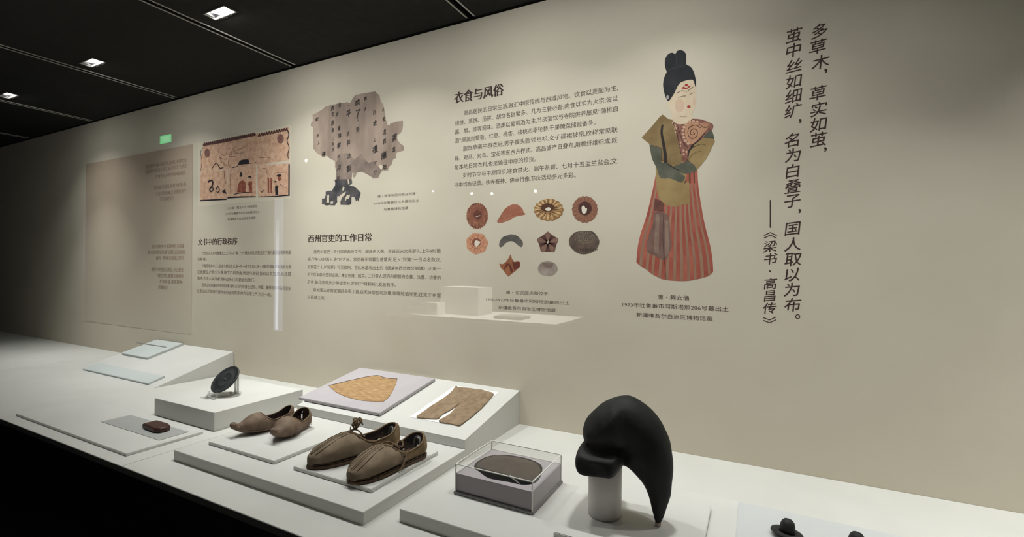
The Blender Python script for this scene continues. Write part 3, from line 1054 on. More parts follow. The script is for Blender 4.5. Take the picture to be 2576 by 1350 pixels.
def round_ext(d, w, T, R):
    q1 = (d + R) / R
    q2 = (np.abs(w) - T + T * 0.98) / (T * 0.98)
    q1c, q2c = np.maximum(q1, 0), np.maximum(q2, 0)
    return (np.sqrt(q1c ** 2 + q2c ** 2) - 1) * min(R, T)


def f_head(u, w, v):
    # 2D distances once per (u,v)
    U, Vv = u[:, 0, :], v[:, 0, :]
    dm = poly_dist(U, Vv, main)[:, None, :] + 0 * u
    dl = poly_dist(U, Vv, lobe)[:, None, :] + 0 * u
    dr = poly_dist(U, Vv, ridge_l)[:, None, :] + 0 * u
    thick = np.interp(v, [0, .03, .10, .18, .30], [.012, .020, .034, .044, .052])
    q1 = np.maximum((dm + 0.05) / 0.05, 0)
    q2 = np.abs(w) / thick
    a = (np.sqrt(q1 ** 2 + q2 ** 2) - 1) * 0.03
    r = round_ext(dr, w, 0.058, 0.040)
    a = smin(a, r, 0.006)
    l = round_ext(dl, w, 0.072, 0.014)
    f = smin(a, l, 0.0035)
    f = f + .0006 * np.sin(u * 90 + v * 40) * np.sin(v * 70 + w * 50)
    return f


me = sdf_mesh(f_head, (min(us) - .006, -.078, min(vs) - .006), (max(us) + .006, .078, max(vs) + .006), .0030)
smooth_verts(me, 2, 0.5)
M_HEAD = mat('black_lacquered_wood', (17, 17, 17), 0.68, (34, 34, 33), 14, bump=0.35, bscale=90, spec=0.35, lo=0.45, hi=0.75)
hd_o = link('headdress', me, M_HEAD)
hd_o.matrix_world = Matrix(((hu.x, hn.x, 0, g0.x), (hu.y, hn.y, 0, g0.y), (0, 0, 1, ZH), (0, 0, 0, 1)))
tag(hd_o, 'tall black lacquered wooden headdress curving down to a point', 'headdress')

r_cyl = (on_z(1563, 1285, ZH) - on_z(1479, 1285, ZH)).length / 2 * 0.97
top_z = hp(1520, 1178)[1] + 0.012
M_POST = mat('frosted_grey_acrylic', (226, 221, 217), 0.5, (230, 225, 221), 5, spec=0.4)
_b = M_POST.node_tree.nodes['Principled BSDF']
_b.inputs['Subsurface Weight'].default_value = 0.8
_b.inputs['Subsurface Radius'].default_value = (0.06, 0.06, 0.06)
_b.inputs['Subsurface Scale'].default_value = 0.6
cyl = link('round_post', lathe_mesh([(0.0005, 0), (r_cyl - .001, 0), (r_cyl, .001), (r_cyl, top_z), (r_cyl - .001, top_z + .001), (0.0005, top_z + .001)], 64), M_POST, None, (g0.x, g0.y, ZH))
tag(cyl, 'smooth pale grey round post holding up the black headdress', 'post')
pg = hp(1655, 1322)
pegp = g0 + hu * pg[0]
peg = link('foot_peg', lathe_mesh([(0.0004, 0), (0.0058, 0), (0.0060, 0.001), (0.0060, 0.007), (0.0052, 0.008), (0.0004, 0.008)], 20), mat('pale_peg', (176, 162, 150), 0.4), None, (pegp.x, pegp.y, ZH))
tag(peg, 'tiny pale peg under the pointed tip of the headdress', 'peg')

# ------------------------------------------------------------------ small black hats
M_FELT = mat('black_felt', (38, 37, 37), 0.8, (52, 50, 49), 60, bump=0.3, bscale=500)
M_FELTT = mat('black_felt_crown', (28, 28, 28), 0.6, (38, 38, 38), 60, bump=0.3, bscale=500)
for px, py, lab in ((1979, 1338, 'small black hat with a round crown and wide brim'), (2153, 1373, 'small black hat cut off at the lower right edge of the view')):
    p = on_z(px, py, ZS + 0.012)
    o = thing('miniature_hat', lab, 'hat', (p.x, p.y, ZS + 0.0042), 0, 'miniature black hats')
    o.rotation_euler = (radians(-4), radians(5), 0)
    link('brim', lathe_mesh([(0.0005, .002), (.012, .002), (.020, .004), (.0265, .0035), (.0285, .0042), (.0275, .0062), (.020, .0068), (.0135, .0062), (.0005, .0075)], 48), M_FELT, o, (0, 0, 0.0022))
    link('crown', lathe_mesh([(0.0138, .006), (.0136, .012), (.0130, .019), (.0110, .0255), (.0075, .0295), (.0035, .031), (.0004, .0315)], 40), M_FELTT, o, (0, 0, 0.0022))
#__PART3__

# ------------------------------------------------------------------ prints on the wall
WS = WALL - 0.00012      # print surface


def wobj(name, pts, m, parent=None, layer=0, px=True, thick=0.00005, org=None):
    """flat printed shape on the wall; pts are photo pixels (px) or wall (x, z)"""
    P = [wp(*p) for p in pts] if px else pts
    y = WS - layer * 0.00007
    if parent is not None:
        ox, oz = parent.location.x, parent.location.z
    elif org:
        ox, oz = org
    else:
        ox, oz = sum(p[0] for p in P) / len(P), sum(p[1] for p in P) / len(P)
    me = prism_mesh([(a - ox, b - oz) for a, b in P], (1, 0, 0), (0, 0, 1), (0, 0, 0), (0, -thick, 0))
    o = link(name, me, m)
    if parent is not None:
        o.parent = parent
        o.location = (0, y - parent.location.y, 0)
    else:
        o.location = (ox, y, oz)
    return o


def multi(name, polys, m, parent, layer=0, px=True, thick=0.00005):
    """many separate flat shapes of one ink, one part"""
    bm = bmesh.new()
    ox, oz = parent.location.x, parent.location.z
    for pts in polys:
        P = [wp(*p) for p in pts] if px else pts
        vs = [bm.verts.new((a - ox, 0, b - oz)) for a, b in P]
        try:
            f = bm.faces.new(vs)
        except ValueError:
            continue
        r = bmesh.ops.extrude_face_region(bm, geom=[f])
        bmesh.ops.translate(bm, verts=[v for v in r['geom'] if isinstance(v, bmesh.types.BMVert)], vec=(0, -thick, 0))
    me = bm_mesh(bm)
    o = link(name, me, m, parent)
    o.location = (0, WS - layer * 0.00007 - parent.location.y, 0)
    return o


def stroke(pts, w0, w1=None, n=6):
    """ribbon polygon (pixels) following a curve, width in pixels"""
    w1 = w0 if w1 is None else w1
    c = spline([(a, b, 0) for a, b in pts], n) if len(pts) > 2 else [Vector((pts[0][0], pts[0][1], 0)), Vector((pts[1][0], pts[1][1], 0))]
    L, R = [], []
    m = len(c)
    for i, p in enumerate(c):
        t = (c[min(m - 1, i + 1)] - c[max(0, i - 1)]).normalized()
        w = (w0 + (w1 - w0) * i / (m - 1)) / 2
        L.append((p.x - t.y * w, p.y + t.x * w))
        R.append((p.x + t.y * w, p.y - t.x * w))
    return L + R[::-1]


def ell(cx, cy, rx, ry, n=20, a0=0):
    return [(cx + rx * cos(2 * pi * k / n + a0), cy + ry * sin(2 * pi * k / n + a0)) for k in range(n)]


# lettering: outlines of the built-in font turned into flat ink
_glyph = {}


def text_arrays(s, res=2):
    if (s, res) in _glyph:
        return _glyph[(s, res)]
    c = bpy.data.curves.new('lettering', 'FONT')
    c.body = s
    c.resolution_u = res
    o = bpy.data.objects.new('lettering', c)
    COL.objects.link(o)
    bpy.context.view_layer.update()
    dg = bpy.context.evaluated_depsgraph_get()
    me = bpy.data.meshes.new_from_object(o.evaluated_get(dg))
    v = np.empty(len(me.vertices) * 3)
    me.vertices.foreach_get('co', v)
    v = v.reshape(-1, 3)[:, :2].copy()
    f = [tuple(p.vertices) for p in me.polygons]
    bpy.data.objects.remove(o)
    bpy.data.curves.remove(c)
    bpy.data.meshes.remove(me)
    _glyph[(s, res)] = (v, f)
    return v, f


def ink_mesh(chunks):
    """chunks: list of (verts Nx2 in wall x,z; faces)"""
    V, Fc, n = [], [], 0
    for k, (v, f) in enumerate(chunks):
        for a, b in v:
            V.append((a, -0.000004 * (k % 3), b))
        Fc += [tuple(i + n for i in q) for q in f]
        n += len(v)
    me = bpy.data.meshes.new('mesh')
    me.from_pydata(V, [], Fc)
    me.update()
    return me


def lay_text(s, x0, x1, zc, h, nib=((0, 0),), justify=True, res=2, slope=0.0):
    """one line between x0 and x1, vertical centre zc, character height h; returns chunks"""
    v, f = text_arrays(s, res)
    ind = len(s) - len(s.lstrip('\u3000'))
    mn, mx = v[:, 0].min(), v[:, 0].max()
    sx = (x1 - x0) / (mx - mn)
    sy = h / 0.92
    out = []
    for dx, dz in nib:
        q = np.empty_like(v)
        q[:, 0] = x0 + (v[:, 0] - mn) * sx + dx * h
        q[:, 1] = zc + (v[:, 1] - 0.34) * sy + dz * h + slope * (q[:, 0] - x0)
        out.append((q, f))
    return out


def text_line(parent, s, xa, xb, zc, h, m, nib=((0, 0),), name='text_line', res=2):
    ch = lay_text(s, xa, xb, zc, h, nib, res=res)
    ch = [(q - np.array([parent.location.x, parent.location.z]), f) for q, f in ch]
    o = link(name, ink_mesh(ch), m, parent)
    o.location = (0, WS - 0.00007 - parent.location.y, 0)
    return o


def text_block(label, x, z, cat='wall text', name='wall_text'):
    return thing(name, label, cat, (x, WS, z))


BOLD = ((0, 0), (0.04, 0), (0.08, 0))
BODY = ((0, 0), (0.014, 0.0))

# --- food and customs
bx0 = -1.0195
t = text_block('large dark brown Chinese heading above the long food and clothing paragraph', -0.92, 0.64 + CAMZ)
text_line(t, '衣食与风俗', bx0 - 0.008, -0.817, 0.640 + CAMZ, 0.043, M_INK, BOLD, 'heading')
rowsA = ['高昌居民的日常生活,融汇中原传统与西域风物。饮食以麦面为主,',
         '烧饼、蒸饼、汤饼、胡饼名目繁多、几为三餐必备;肉食以羊为大宗,佐以',
         '酱、醋、豉等调味。酒类以葡萄酒为主,节庆宴饮与寺院供养屡见“蒲桃白',
         '酒”;果蔬则葡萄、红枣、桃杏、核桃四季轮替,干果腌菜储瓮备冬。',
         '服饰承袭中原衣冠,男子幞头圆领袍衫,女子襦裙披帛,纹样常见联',
         '珠、对马、对鸟、宝花等东西方样式。高昌盛产白叠布,用棉纤维织成,既',
         '是本地日常衣料,也是输往中原的珍货。',
         '岁时节令与中原同步,寒食禁火、端午系臂、七月十五盂兰盆会,文',
         '书中均有记录。祆寺赛神、佛寺行像,节庆活动多元多彩。']
endA = [-0.399, -0.399, -0.399, -0.472, -0.399, -0.399, -0.684, -0.399, -0.538]
indA = [0.037, 0, 0, 0, 0.037, 0, 0, 0.037, 0]
t = text_block('long brown paragraph on food and clothing printed left of the lady figurine', -0.71, 0.44 + CAMZ)
for k, s in enumerate(rowsA):
    text_line(t, s, bx0 + indA[k] - (0.002 if k else 0), endA[k], CAMZ + 0.5785 - k * 0.0334, 0.0185, M_INKBODY, BODY)

# --- officials
a, b = wp(775, 599.5), wp(934, 599)
t = text_block('dark brown Chinese heading under the torn parchment print', (a[0] + b[0]) / 2, a[1])
text_line(t, '西州官吏的工作日常', a[0], b[0], wp(855, 599)[1], 0.034, M_INK, BOLD, 'heading')
rowsB = ['唐西州官吏一天分早晚两班工作、闻鼓声入衙、早班天未大亮即入,上午9时散',
         '衙;下午3-5时再入,晚7时方休。官吏每天到署当值情况,记入“到簿”,一日点名数次,',
         '迟到笞二十,旷班累计可至徒刑。巴达木墓地出土的《唐某年西州晚牙到簿》,正是一',
         '千三百年前的签到记录。簿上史晟、田文、王行等人,是西州都督府仓曹、法曹、功曹的',
         '府史,每月应领多少俸钱食料,亦列于“月料帐”,发放有序。',
         '县城里正亦需定期赴县衙上直,白天协助各司办事,夜晚轮值守更,往来于乡里',
         '与县城之间。']
endB = [(1109, 631), (1109, 653.6), (1109, 676), (1109, 698), (996, 717), (1109, 743), (819, 748)]
t = text_block('brown paragraph on officials at work under the torn parchment print', -1.3, CAMZ)
for k, s in enumerate(rowsB):
    e_ = wp(*endB[k])
    s0 = wp(774, 640)[0] if k not in (0, 5) else wp(789, 640)[0]
    z = wp(1109, 631)[1] + (wp(1109, 743)[1] - wp(1109, 631)[1]) * (k / 5.0)
    text_line(t, s, s0, e_[0], z, 0.0165, M_INKSOFT, BODY)

# --- documents (blurred in the photograph)
a, b = wp(498, 608), wp(597, 607)
t = text_block('dark brown Chinese heading under the tomb mural print', (a[0] + b[0]) / 2, a[1])
text_line(t, '文书中的行政秩序', a[0], b[0], wp(547, 608)[1], 0.036, M_INK, BOLD, 'heading')
rowsC = ['七世纪以来的吐鲁番出土文书,人户籍、一户籍出公验,完整呈现了唐代基层治理的制度',
         '与秩序。',
         '户籍登载每户人口田亩与赋役状况,是一年一度手实和三年一造籍的基础,各县据此为准',
         '征发赋役,户等分九等,按丁口授田亩,转运与勘验,皆有公文往来,具注其',
         '事由,凡出入关津者须持过所,门司勘验后放行。',
         '官府之间以牒状符帖相往来,每件文书均有署名,经办、判案、署押与钤印各司其职',
         '往来,由此可知唐代西州官府运转有序,地方治理之严,可见一斑。']
endC = [(732, 635), (520, 652), (732, 671), (732, 689), (642, 705), (732, 726), (683, 741)]
t = text_block('brown paragraph on documents under the tomb mural print', wp(615, 690)[0], CAMZ)
for k, s in enumerate(rowsC):
    e_ = wp(*endC[k])
    s0 = wp(497, 650)[0] if k not in (0, 2, 5) else wp(509, 650)[0]
    z = wp(732, 635)[1] + (wp(732, 726)[1] - wp(732, 635)[1]) * (k / 5.0)
    text_line(t, s, s0, e_[0], z, 0.0185, M_INKSOFT, BODY)


def caption(label, rows, h, m=None):
    c = wp((rows[0][1] + rows[0][2]) / 2, rows[0][3])
    t = text_block(label, c[0], c[1])
    for s, xa, xb, y in rows:
        z = wp((xa + xb) / 2, y)[1]
        text_line(t, s, wp(xa, y)[0], wp(xb, y)[0], z, h, m or M_INKSOFT, ((0, 0),))
    return t


caption('small three line caption beside the foot of the torn parchment print', [('唐・唐某年西州晚牙到簿', 950, 1045, 490.6), ('2004年吐鲁番巴达木墓地出土', 940, 1054.5, 508), ('吐鲁番博物馆藏', 966, 1027, 525)], 0.0115)
caption('small three line caption under the pastry pictures', [('唐・花式面点和饺子', 1273, 1378.6, 737), ('1960-1973年吐鲁番市阿斯塔那墓地出土', 1223, 1433, 757.5), ('新疆维吾尔自治区博物馆藏', 1254, 1398, 777)], 0.0125)
caption('small three line caption under the lady figurine print', [('唐・舞女俑', 1654, 1733, 748.5), ('1973年吐鲁番市阿斯塔那206号墓出土', 1566, 1833, 772), ('新疆维吾尔自治区博物馆藏', 1601, 1793, 797)], 0.0140, M_INK)
caption('small three line caption under the tomb mural print', [('十六国・墓主人生活图壁画', 571, 647, 521.5), ('1975年吐鲁番市哈拉和卓墓地出土', 567, 653, 535.5), ('新疆维吾尔自治区博物馆藏', 573, 643, 549.5)], 0.0125)

# --- the vertical quotation, brush lettering
NIB = ((0.008, -0.008), (0.022, -0.022))


def brush_col(label, glyphs, size, skew=0.16):
    pts = [wp(x, y) for _, x, y in glyphs]
    t = text_block(label, sum(p[0] for p in pts) / len(pts), sum(p[1] for p in pts) / len(pts), 'wall text', 'brush_lettering')
    for (ch, x, y), (wx, wz) in zip(glyphs, pts):
        v, f = text_arrays(ch, 4)
        c = (v.min(0) + v.max(0)) / 2
        big = (v.max(0) - v.min(0)).max()
        punct = ch in ',。·'
        s = size / 0.95
        chunks = []
        for dx, dz in (NIB if not punct else NIB[:3]):
            q = (v - c) * (s * (1.15 if ch == ',' else 1.0))
            # brush feel: rising horizontals, strokes swelling and leaning
            xx, zz = q[:, 0].copy(), q[:, 1].copy()
            if not punct:
                q[:, 0] = xx + 0.05 * zz + 0.02 * size * np.sin(zz / size * 5)
                q[:, 1] = zz * 0.97 + skew * xx + 0.10 * np.where(xx > 0, -1, 1) * xx * xx / size
            q[:, 0] += (dx - .018) * size
            q[:, 1] += (dz + .018) * size
            q += np.array([wx - t.location.x, wz - t.location.z])
            chunks.append((q, f))
        o = link('character', ink_mesh(chunks), M_INK, t)
        o.location = (0, -0.0001, 0)
    return t


brush_col('rightmost column of the vertical brush lettering quotation', [('多', 2062, 77), ('草', 2058, 117), ('木', 2065, 155.6), (',', 2077.6, 179), ('草', 2058, 234), ('实', 2060, 274), ('如', 2058.7, 312.6), ('茧', 2059, 351), (',', 2076.5, 376)], 0.0395)
brush_col('long middle column of the vertical brush lettering quotation', [('茧', 1997, 89), ('中', 1996.5, 126), ('丝', 1998, 164.5), ('如', 1996.5, 204.5), ('细', 1996, 241.5), ('纩', 1995, 278.5), (',', 2013, 304.6), ('名', 1992, 352.6), ('为', 1995, 389.7), ('白', 1994, 430), ('叠', 1995, 468.5), ('子', 1993.5, 505.6), (',', 2011.9, 531), ('国', 1994, 575), ('人', 1995, 613.7), ('取', 1995.6, 652), ('以', 1994, 690.8), ('为', 1992, 727.8), ('布', 1994, 766)], 0.0395)
qm = bpy.data.objects['brush_lettering.001']
ring = [wp(*p) for p in ell(2006.8, 796, 6.2, 6.2)]
rin = [wp(*p) for p in ell(2006.8, 796, 4.0, 4.0)]
n = len(ring)
me = pydata([(a - qm.location.x, 0, b - qm.location.z) for a, b in ring + rin], [(i, (i + 1) % n, n + (i + 1) % n, n + i) for i in range(n)])
o = link('full_stop', me, M_INK, qm)
o.location = (0, -0.0001, 0)
qs = brush_col('short left column of the quotation giving its source between angle marks', [('梁', 1937.8, 619.6), ('书', 1938.7, 650.8), ('·', 1937, 682), ('高', 1937.8, 713), ('昌', 1937, 744), ('传', 1936, 775)], 0.0335)
multi('dash', [[(1936.2, 502.6), (1939.4, 502.6), (1939.4, 572.5), (1936.2, 572.5)]], M_INK, qs, 1)
multi('angle_mark', [stroke([(1921.5, 589 + d), (1938, 584.5 + d - 3), (1954, 589.5 + d)], 2.3, 2.3, 1) for d in (3, 9.5)], M_INK, qs, 1)
multi('angle_mark', [stroke([(1920, 800.5 + d), (1936, 806.5 + d), (1952, 799 + d)], 2.3, 2.3, 1) for d in (-2, 5)], M_INK, qs, 1)


# --- torn parchment document
def jag(pts, amp, n=3, seed=1):
    r = random.Random(seed)
    out = []
    for i in range(len(pts)):
        a, b = pts[i], pts[(i + 1) % len(pts)]
        for k in range(n):
            t_ = k / n
            out.append((a[0] + (b[0] - a[0]) * t_ + r.uniform(-amp, amp), a[1] + (b[1] - a[1]) * t_ + r.uniform(-amp, amp)))
    return out


S375 = lambda P: [(740 + x / 3.75, 200 + y / 3.75) for x, y in P]
paper = [(175, 330), (240, 300), (300, 255), (345, 240), (390, 232), (430, 215), (470, 225), (490, 210), (530, 218), (548, 185), (580, 145), (660, 130), (765, 110), (805, 150), (815, 200), (840, 240), (855, 300), (865, 370), (880, 425), (900, 435), (905, 410), (960, 398), (1028, 388), (1025, 470), (1000, 510), (975, 520), (970, 560), (1000, 600), (1035, 630), (1040, 670), (1000, 680), (965, 690), (960, 740), (935, 750), (920, 800), (890, 830), (885, 862), (850, 855), (830, 860), (815, 870), (800, 930), (740, 935), (730, 905), (680, 890), (640, 868), (590, 880), (575, 925), (558, 920), (550, 880), (538, 880), (540, 950), (470, 980), (400, 975), (378, 955), (395, 950), (400, 870), (385, 820), (385, 765), (350, 755), (310, 720), (275, 735), (220, 700), (180, 650), (185, 600), (178, 500), (180, 450), (158, 440), (160, 400), (175, 395)]
charred = [(385, 945), (545, 940), (545, 985), (522, 1000), (560, 1005), (610, 1045), (628, 1070), (620, 1110), (605, 1150), (596, 1130), (585, 1150), (570, 1110), (545, 1105), (540, 1170), (520, 1185), (440, 1180), (436, 1140), (425, 1100), (410, 1100), (405, 1150), (385, 1188), (330, 1180), (300, 1188), (262, 1170), (265, 1125), (290, 1120), (300, 1060), (330, 1050), (360, 1045), (385, 1000)]
doc = thing('parchment_print', 'printed picture of a torn brown grey manuscript with a charred foot', 'wall picture', (wp(890, 360)[0], WS, wp(890, 360)[1]))
M_PARCH = mat('parchment_print_ink', (126, 110, 99), 0.8, (172, 152, 137), 7, detail=12, lo=0.32, hi=0.66, stretch=(1.6, 1, .5))
M_CHAR = mat('charred_print_ink', (54, 53, 57), 0.8, (92, 88, 88), 25)
M_STAIN = mat('stain_print_ink', (116, 102, 94), 0.8, (148, 130, 119), 14, detail=10)
wobj('paper_sheet', jag(S375(paper), 0.7, 2, 3), M_PARCH, doc, 1)
wobj('stain', jag(S375([(395, 780), (440, 700), (520, 690), (560, 760), (640, 700), (700, 790), (760, 770), (800, 830), (830, 855), (790, 920), (735, 925), (680, 888), (640, 866), (590, 878), (545, 880), (540, 940), (395, 945), (400, 870)]), 1.2, 2, 5), M_STAIN, doc, 2)
wobj('charred_foot', jag(S375(charred), 0.8, 2, 4), M_CHAR, doc, 3)
multi('tear', [jag(S375(q), 0.5, 2, 9 + i) for i, q in enumerate([[(505, 940), (518, 940), (522, 985), (508, 990)], [(460, 1010), (475, 1015), (470, 1045), (452, 1045)], [(430, 1095), (455, 1075), (490, 1055), (480, 1090), (450, 1110), (440, 1150), (428, 1150)], [(345, 1150), (372, 1150), (362, 1172), (346, 1168)], [(315, 1090), (332, 1085), (330, 1160), (305, 1160)], [(500, 1090), (528, 1085), (520, 1120), (495, 1130), (480, 1150), (486, 1110)], [(800, 800), (838, 815), (825, 850), (812, 845)]])], mat('bare_wall_print', (203, 192, 170), 0.75), doc, 4)
brushes = [('年', 215, 375, 60), ('田', 222, 530, 42), ('人', 232, 595, 48), ('得', 278, 700, 62), ('府', 362, 270, 56), ('史', 365, 325, 50), ('晟', 362, 410, 54), ('倉', 365, 475, 54), ('二', 365, 560, 36), ('五', 365, 605, 44), ('月', 367, 660, 46), ('司', 430, 245, 46), ('戶', 405, 330, 60), ('管', 425, 455, 54), ('隆', 430, 525, 56), ('李', 422, 620, 66), ('州', 420, 725, 52), ('月', 420, 830, 70), ('安', 417, 930, 60), ('一', 510, 240, 42), ('平', 512, 320, 84), ('沈', 507, 510, 54), ('和', 512, 592, 62), ('法', 517, 720, 60), ('智', 515, 835, 84), ('院', 598, 215, 70), ('二', 600, 380, 34), ('到', 598, 470, 64), ('司', 672, 180, 46), ('子', 668, 280, 40), ('行', 757, 310, 56), ('故', 762, 410, 60), ('心', 762, 568, 50), ('禮', 762, 655, 80), ('三', 765, 790, 48), ('行', 762, 875, 56), ('三', 840, 285, 34), ('司', 845, 375, 50), ('况', 852, 495, 62), ('和', 850, 583, 62), ('唐', 845, 712, 84), ('年', 852, 825, 66), ('第', 945, 545, 84), ('龙', 940, 655, 62), ('了', 600, 320, 100)]
M_OLDINK = mat('old_ink_print', (52, 46, 44), 0.8, (88, 76, 68), 60, lo=.45, hi=.7)
ch_ = []
rr = random.Random(3)
for c, x, y, sz in brushes:
    v, f = text_arrays(c, 2)
    cc = (v.min(0) + v.max(0)) / 2
    W0 = wp(*S375([(x, y)])[0])
    s = sz / 3.75 / 62 * 0.090
    an_ = rr.uniform(-.22, .12)
    sqz = rr.uniform(.72, 1.0)
    for dx, dz in ((0, 0), (.03, -.03), (.06, -.06)):
        q = (v - cc) * s
        q[:, 0] *= sqz
        q[:, 1] += 0.16 * q[:, 0] + .06 * s * np.sin(q[:, 0] / s * 7)
        q = np.stack([q[:, 0] * cos(an_) - q[:, 1] * sin(an_), q[:, 0] * sin(an_) + q[:, 1] * cos(an_)], 1)
        q[:, 0] += dx * s
        q[:, 1] += dz * s
        ch_.append((q + np.array([W0[0] - doc.location.x, W0[1] - doc.location.z]), f))
o = link('brush_writing', ink_mesh(ch_), M_OLDINK, doc)
o.location = (0, -0.00045, 0)

# --- tomb mural print with white border
mu = thing('mural_print', 'framed print of a pinkish tan tomb mural with white border', 'wall picture', (wp(615, 420)[0], WS, wp(615, 420)[1]))
S54 = lambda P: [(490 + x / 5.4, 310 + y / 5.4) for x, y in P]
wobj('white_border', S54([(42, 262), (1305, 22), (1305, 1022), (42, 1125)]), mat('border_print', (214, 204, 184), 0.75), mu, 0.5)
M_MUR = mat('mural_print_ink', (200, 158, 130), 0.8, (226, 188, 160), 40, detail=8)
M_MURD = mat('mural_dark_ink', (92, 58, 54), 0.8, (120, 84, 76), 80)
M_MURR = mat('mural_red_ink', (128, 62, 46), 0.8, (160, 98, 78), 60)
M_MURK = mat('mural_black_ink', (40, 32, 38), 0.8)
wobj('mural_panel', jag(S54([(100, 290), (440, 225), (835, 145), (1285, 50), (1290, 500), (835, 575), (440, 625), (80, 660), (75, 480), (115, 350)]), .5, 3, 1), M_MUR, mu, 1.5)
for q in ([(80, 665), (440, 628), (435, 1035), (70, 1058)], [(452, 625), (832, 578), (832, 1003), (445, 1018)], [(850, 576), (1290, 542), (1290, 985), (860, 1005)]):
    wobj('mural_panel', jag(S54(q), .4, 3, 2), M_MUR, mu, 1.5)
zz = [stroke(S54([(x, 300 - (x - 110) * .2), (x + 14, 268 - (x - 110) * .2), (x + 22, 305 - (x - 110) * .2)]), 3.4, 2.0, 3) for x in range(120, 800, 26)]
zz += [stroke(S54([(x, 185 - (x - 860) * .21), (x + 18, 140 - (x - 860) * .21), (x + 26, 180 - (x - 860) * .21)]), 3.4, 2.0, 3) for x in range(860, 1240, 34)]
multi('mural_fringe', zz, M_MURD, mu, 3)
wobj('mural_fringe_band', S54([(110, 285), (440, 222), (830, 140), (830, 168), (440, 255), (115, 312)]), M_MURD, mu, 2.3)
multi('mural_outline', [S54(q) for q in ([(75, 1040), (435, 1022), (435, 1040), (72, 1060)], [(445, 1000), (640, 990), (830, 990), (828, 1005), (640, 1010), (445, 1022)], [(865, 995), (1100, 985), (1288, 968), (1288, 984), (1080, 1002), (870, 1006)], [(1272, 560), (1292, 552), (1290, 985), (1270, 985)])] + [stroke(S54(q), a, b_) for q, a, b_ in (
    ([(1262, 95), (1278, 160), (1255, 240), (1282, 330), (1265, 420), (1272, 480)], 2.4, 1.6), ([(115, 330), (80, 400), (100, 520), (80, 650)], 1.3, 1), ([(230, 625), (270, 560), (300, 545), (330, 590), (350, 610), (390, 600)], 1.8, 2.4), ([(510, 605), (575, 585), (610, 560), (740, 548), (835, 530)], 2.0, 1.2), ([(530, 965), (640, 945), (780, 940)], 2.0, 2.6))], M_MURK, mu, 3)
multi('mural_tree', [stroke(S54(q), 1.3, .7) for q in ([(490, 605), (455, 560), (470, 450), (500, 380), (560, 300)], [(435, 580), (370, 530), (340, 460), (325, 400), (330, 330)], [(500, 400), (560, 365), (640, 340), (710, 300)], [(490, 430), (560, 400), (610, 410), (670, 380)], [(480, 450), (540, 450), (570, 435)], [(350, 400), (400, 440), (430, 400)], [(340, 460), (400, 490), (450, 480)], [(490, 620), (485, 800), (490, 1000)], [(400, 640), (410, 780), (440, 830)], [(130, 800), (125, 1020)], [(870, 470), (990, 465), (1070, 505)], [(900, 620), (970, 612), (985, 700)], [(1110, 670), (1230, 668)], [(1160, 830), (1260, 890)])], M_MURD, mu, 3)
multi('mural_figure', [S54(q) for q in ([(590, 560), (605, 515), (640, 495), (730, 488), (742, 545)], [(605, 725), (612, 690), (630, 655), (648, 690), (648, 725)], [(725, 738), (730, 715), (765, 712), (772, 740)], [(370, 915), (400, 905), (415, 885), (420, 925), (435, 960), (380, 945)], [(1078, 800), (1090, 780), (1115, 790), (1110, 808)], [(1090, 860), (1110, 840), (1130, 850), (1135, 970), (1095, 975)], [(1112, 705), (1145, 690), (1180, 700), (1165, 725), (1125, 725)])] + [stroke(S54(q), a, b_) for q, a, b_ in (([(180, 800), (220, 775), (245, 800), (235, 850), (205, 900), (225, 930), (250, 900), (240, 860)], 4.5, 2.5), ([(290, 900), (315, 860), (335, 900), (315, 940), (295, 920)], 3, 2), ([(890, 915), (915, 935), (945, 905)], 1.8, 1.8))], M_MURK, mu, 3.5)
multi('mural_robe', [S54(q) for q in ([(575, 940), (585, 850), (610, 790), (650, 770), (690, 800), (700, 935)], [(722, 835), (735, 790), (780, 785), (780, 940), (735, 945), (735, 850)], [(990, 745), (1012, 735), (1014, 945), (990, 950)], [(1028, 740), (1050, 745), (1055, 950), (1030, 945)], [(1125, 730), (1160, 715), (1180, 770), (1140, 785)])], M_MURR, mu, 3.2)
multi('mural_medallion', [S54(ell(1165, 210, 46, 66)), S54(ell(170, 405, 38, 62))], mat('medallion_print', (150, 112, 100), 0.8, (120, 84, 76), 90), mu, 3)
multi('mural_medallion_detail', [stroke(S54([(x - 22, y), (x, y - 14 + d), (x + 22, y + d)]), 1.2, .8) for x, y in ((1165, 205), (170, 400)) for d in (-22, 2, 24)], M_MURD, mu, 4)
rr = random.Random(21)
fl = []
for _k in range(170):
    x = rr.uniform(110, 1240)
    y = rr.uniform(300, 560) - (x - 110) * .17 if rr.random() < .65 else rr.uniform(660, 960) - (x - 110) * .05
    a = rr.uniform(-.5, .5)
    L_ = rr.uniform(8, 26)
    fl.append(stroke(S54([(x, y), (x + L_ * .5, y + L_ * .3 * a), (x + L_, y + L_ * a)]), rr.uniform(.4, .9), .4, 2))
multi('mural_flecks', fl, mat('fleck_print', (160, 116, 92), 0.8), mu, 2.5)

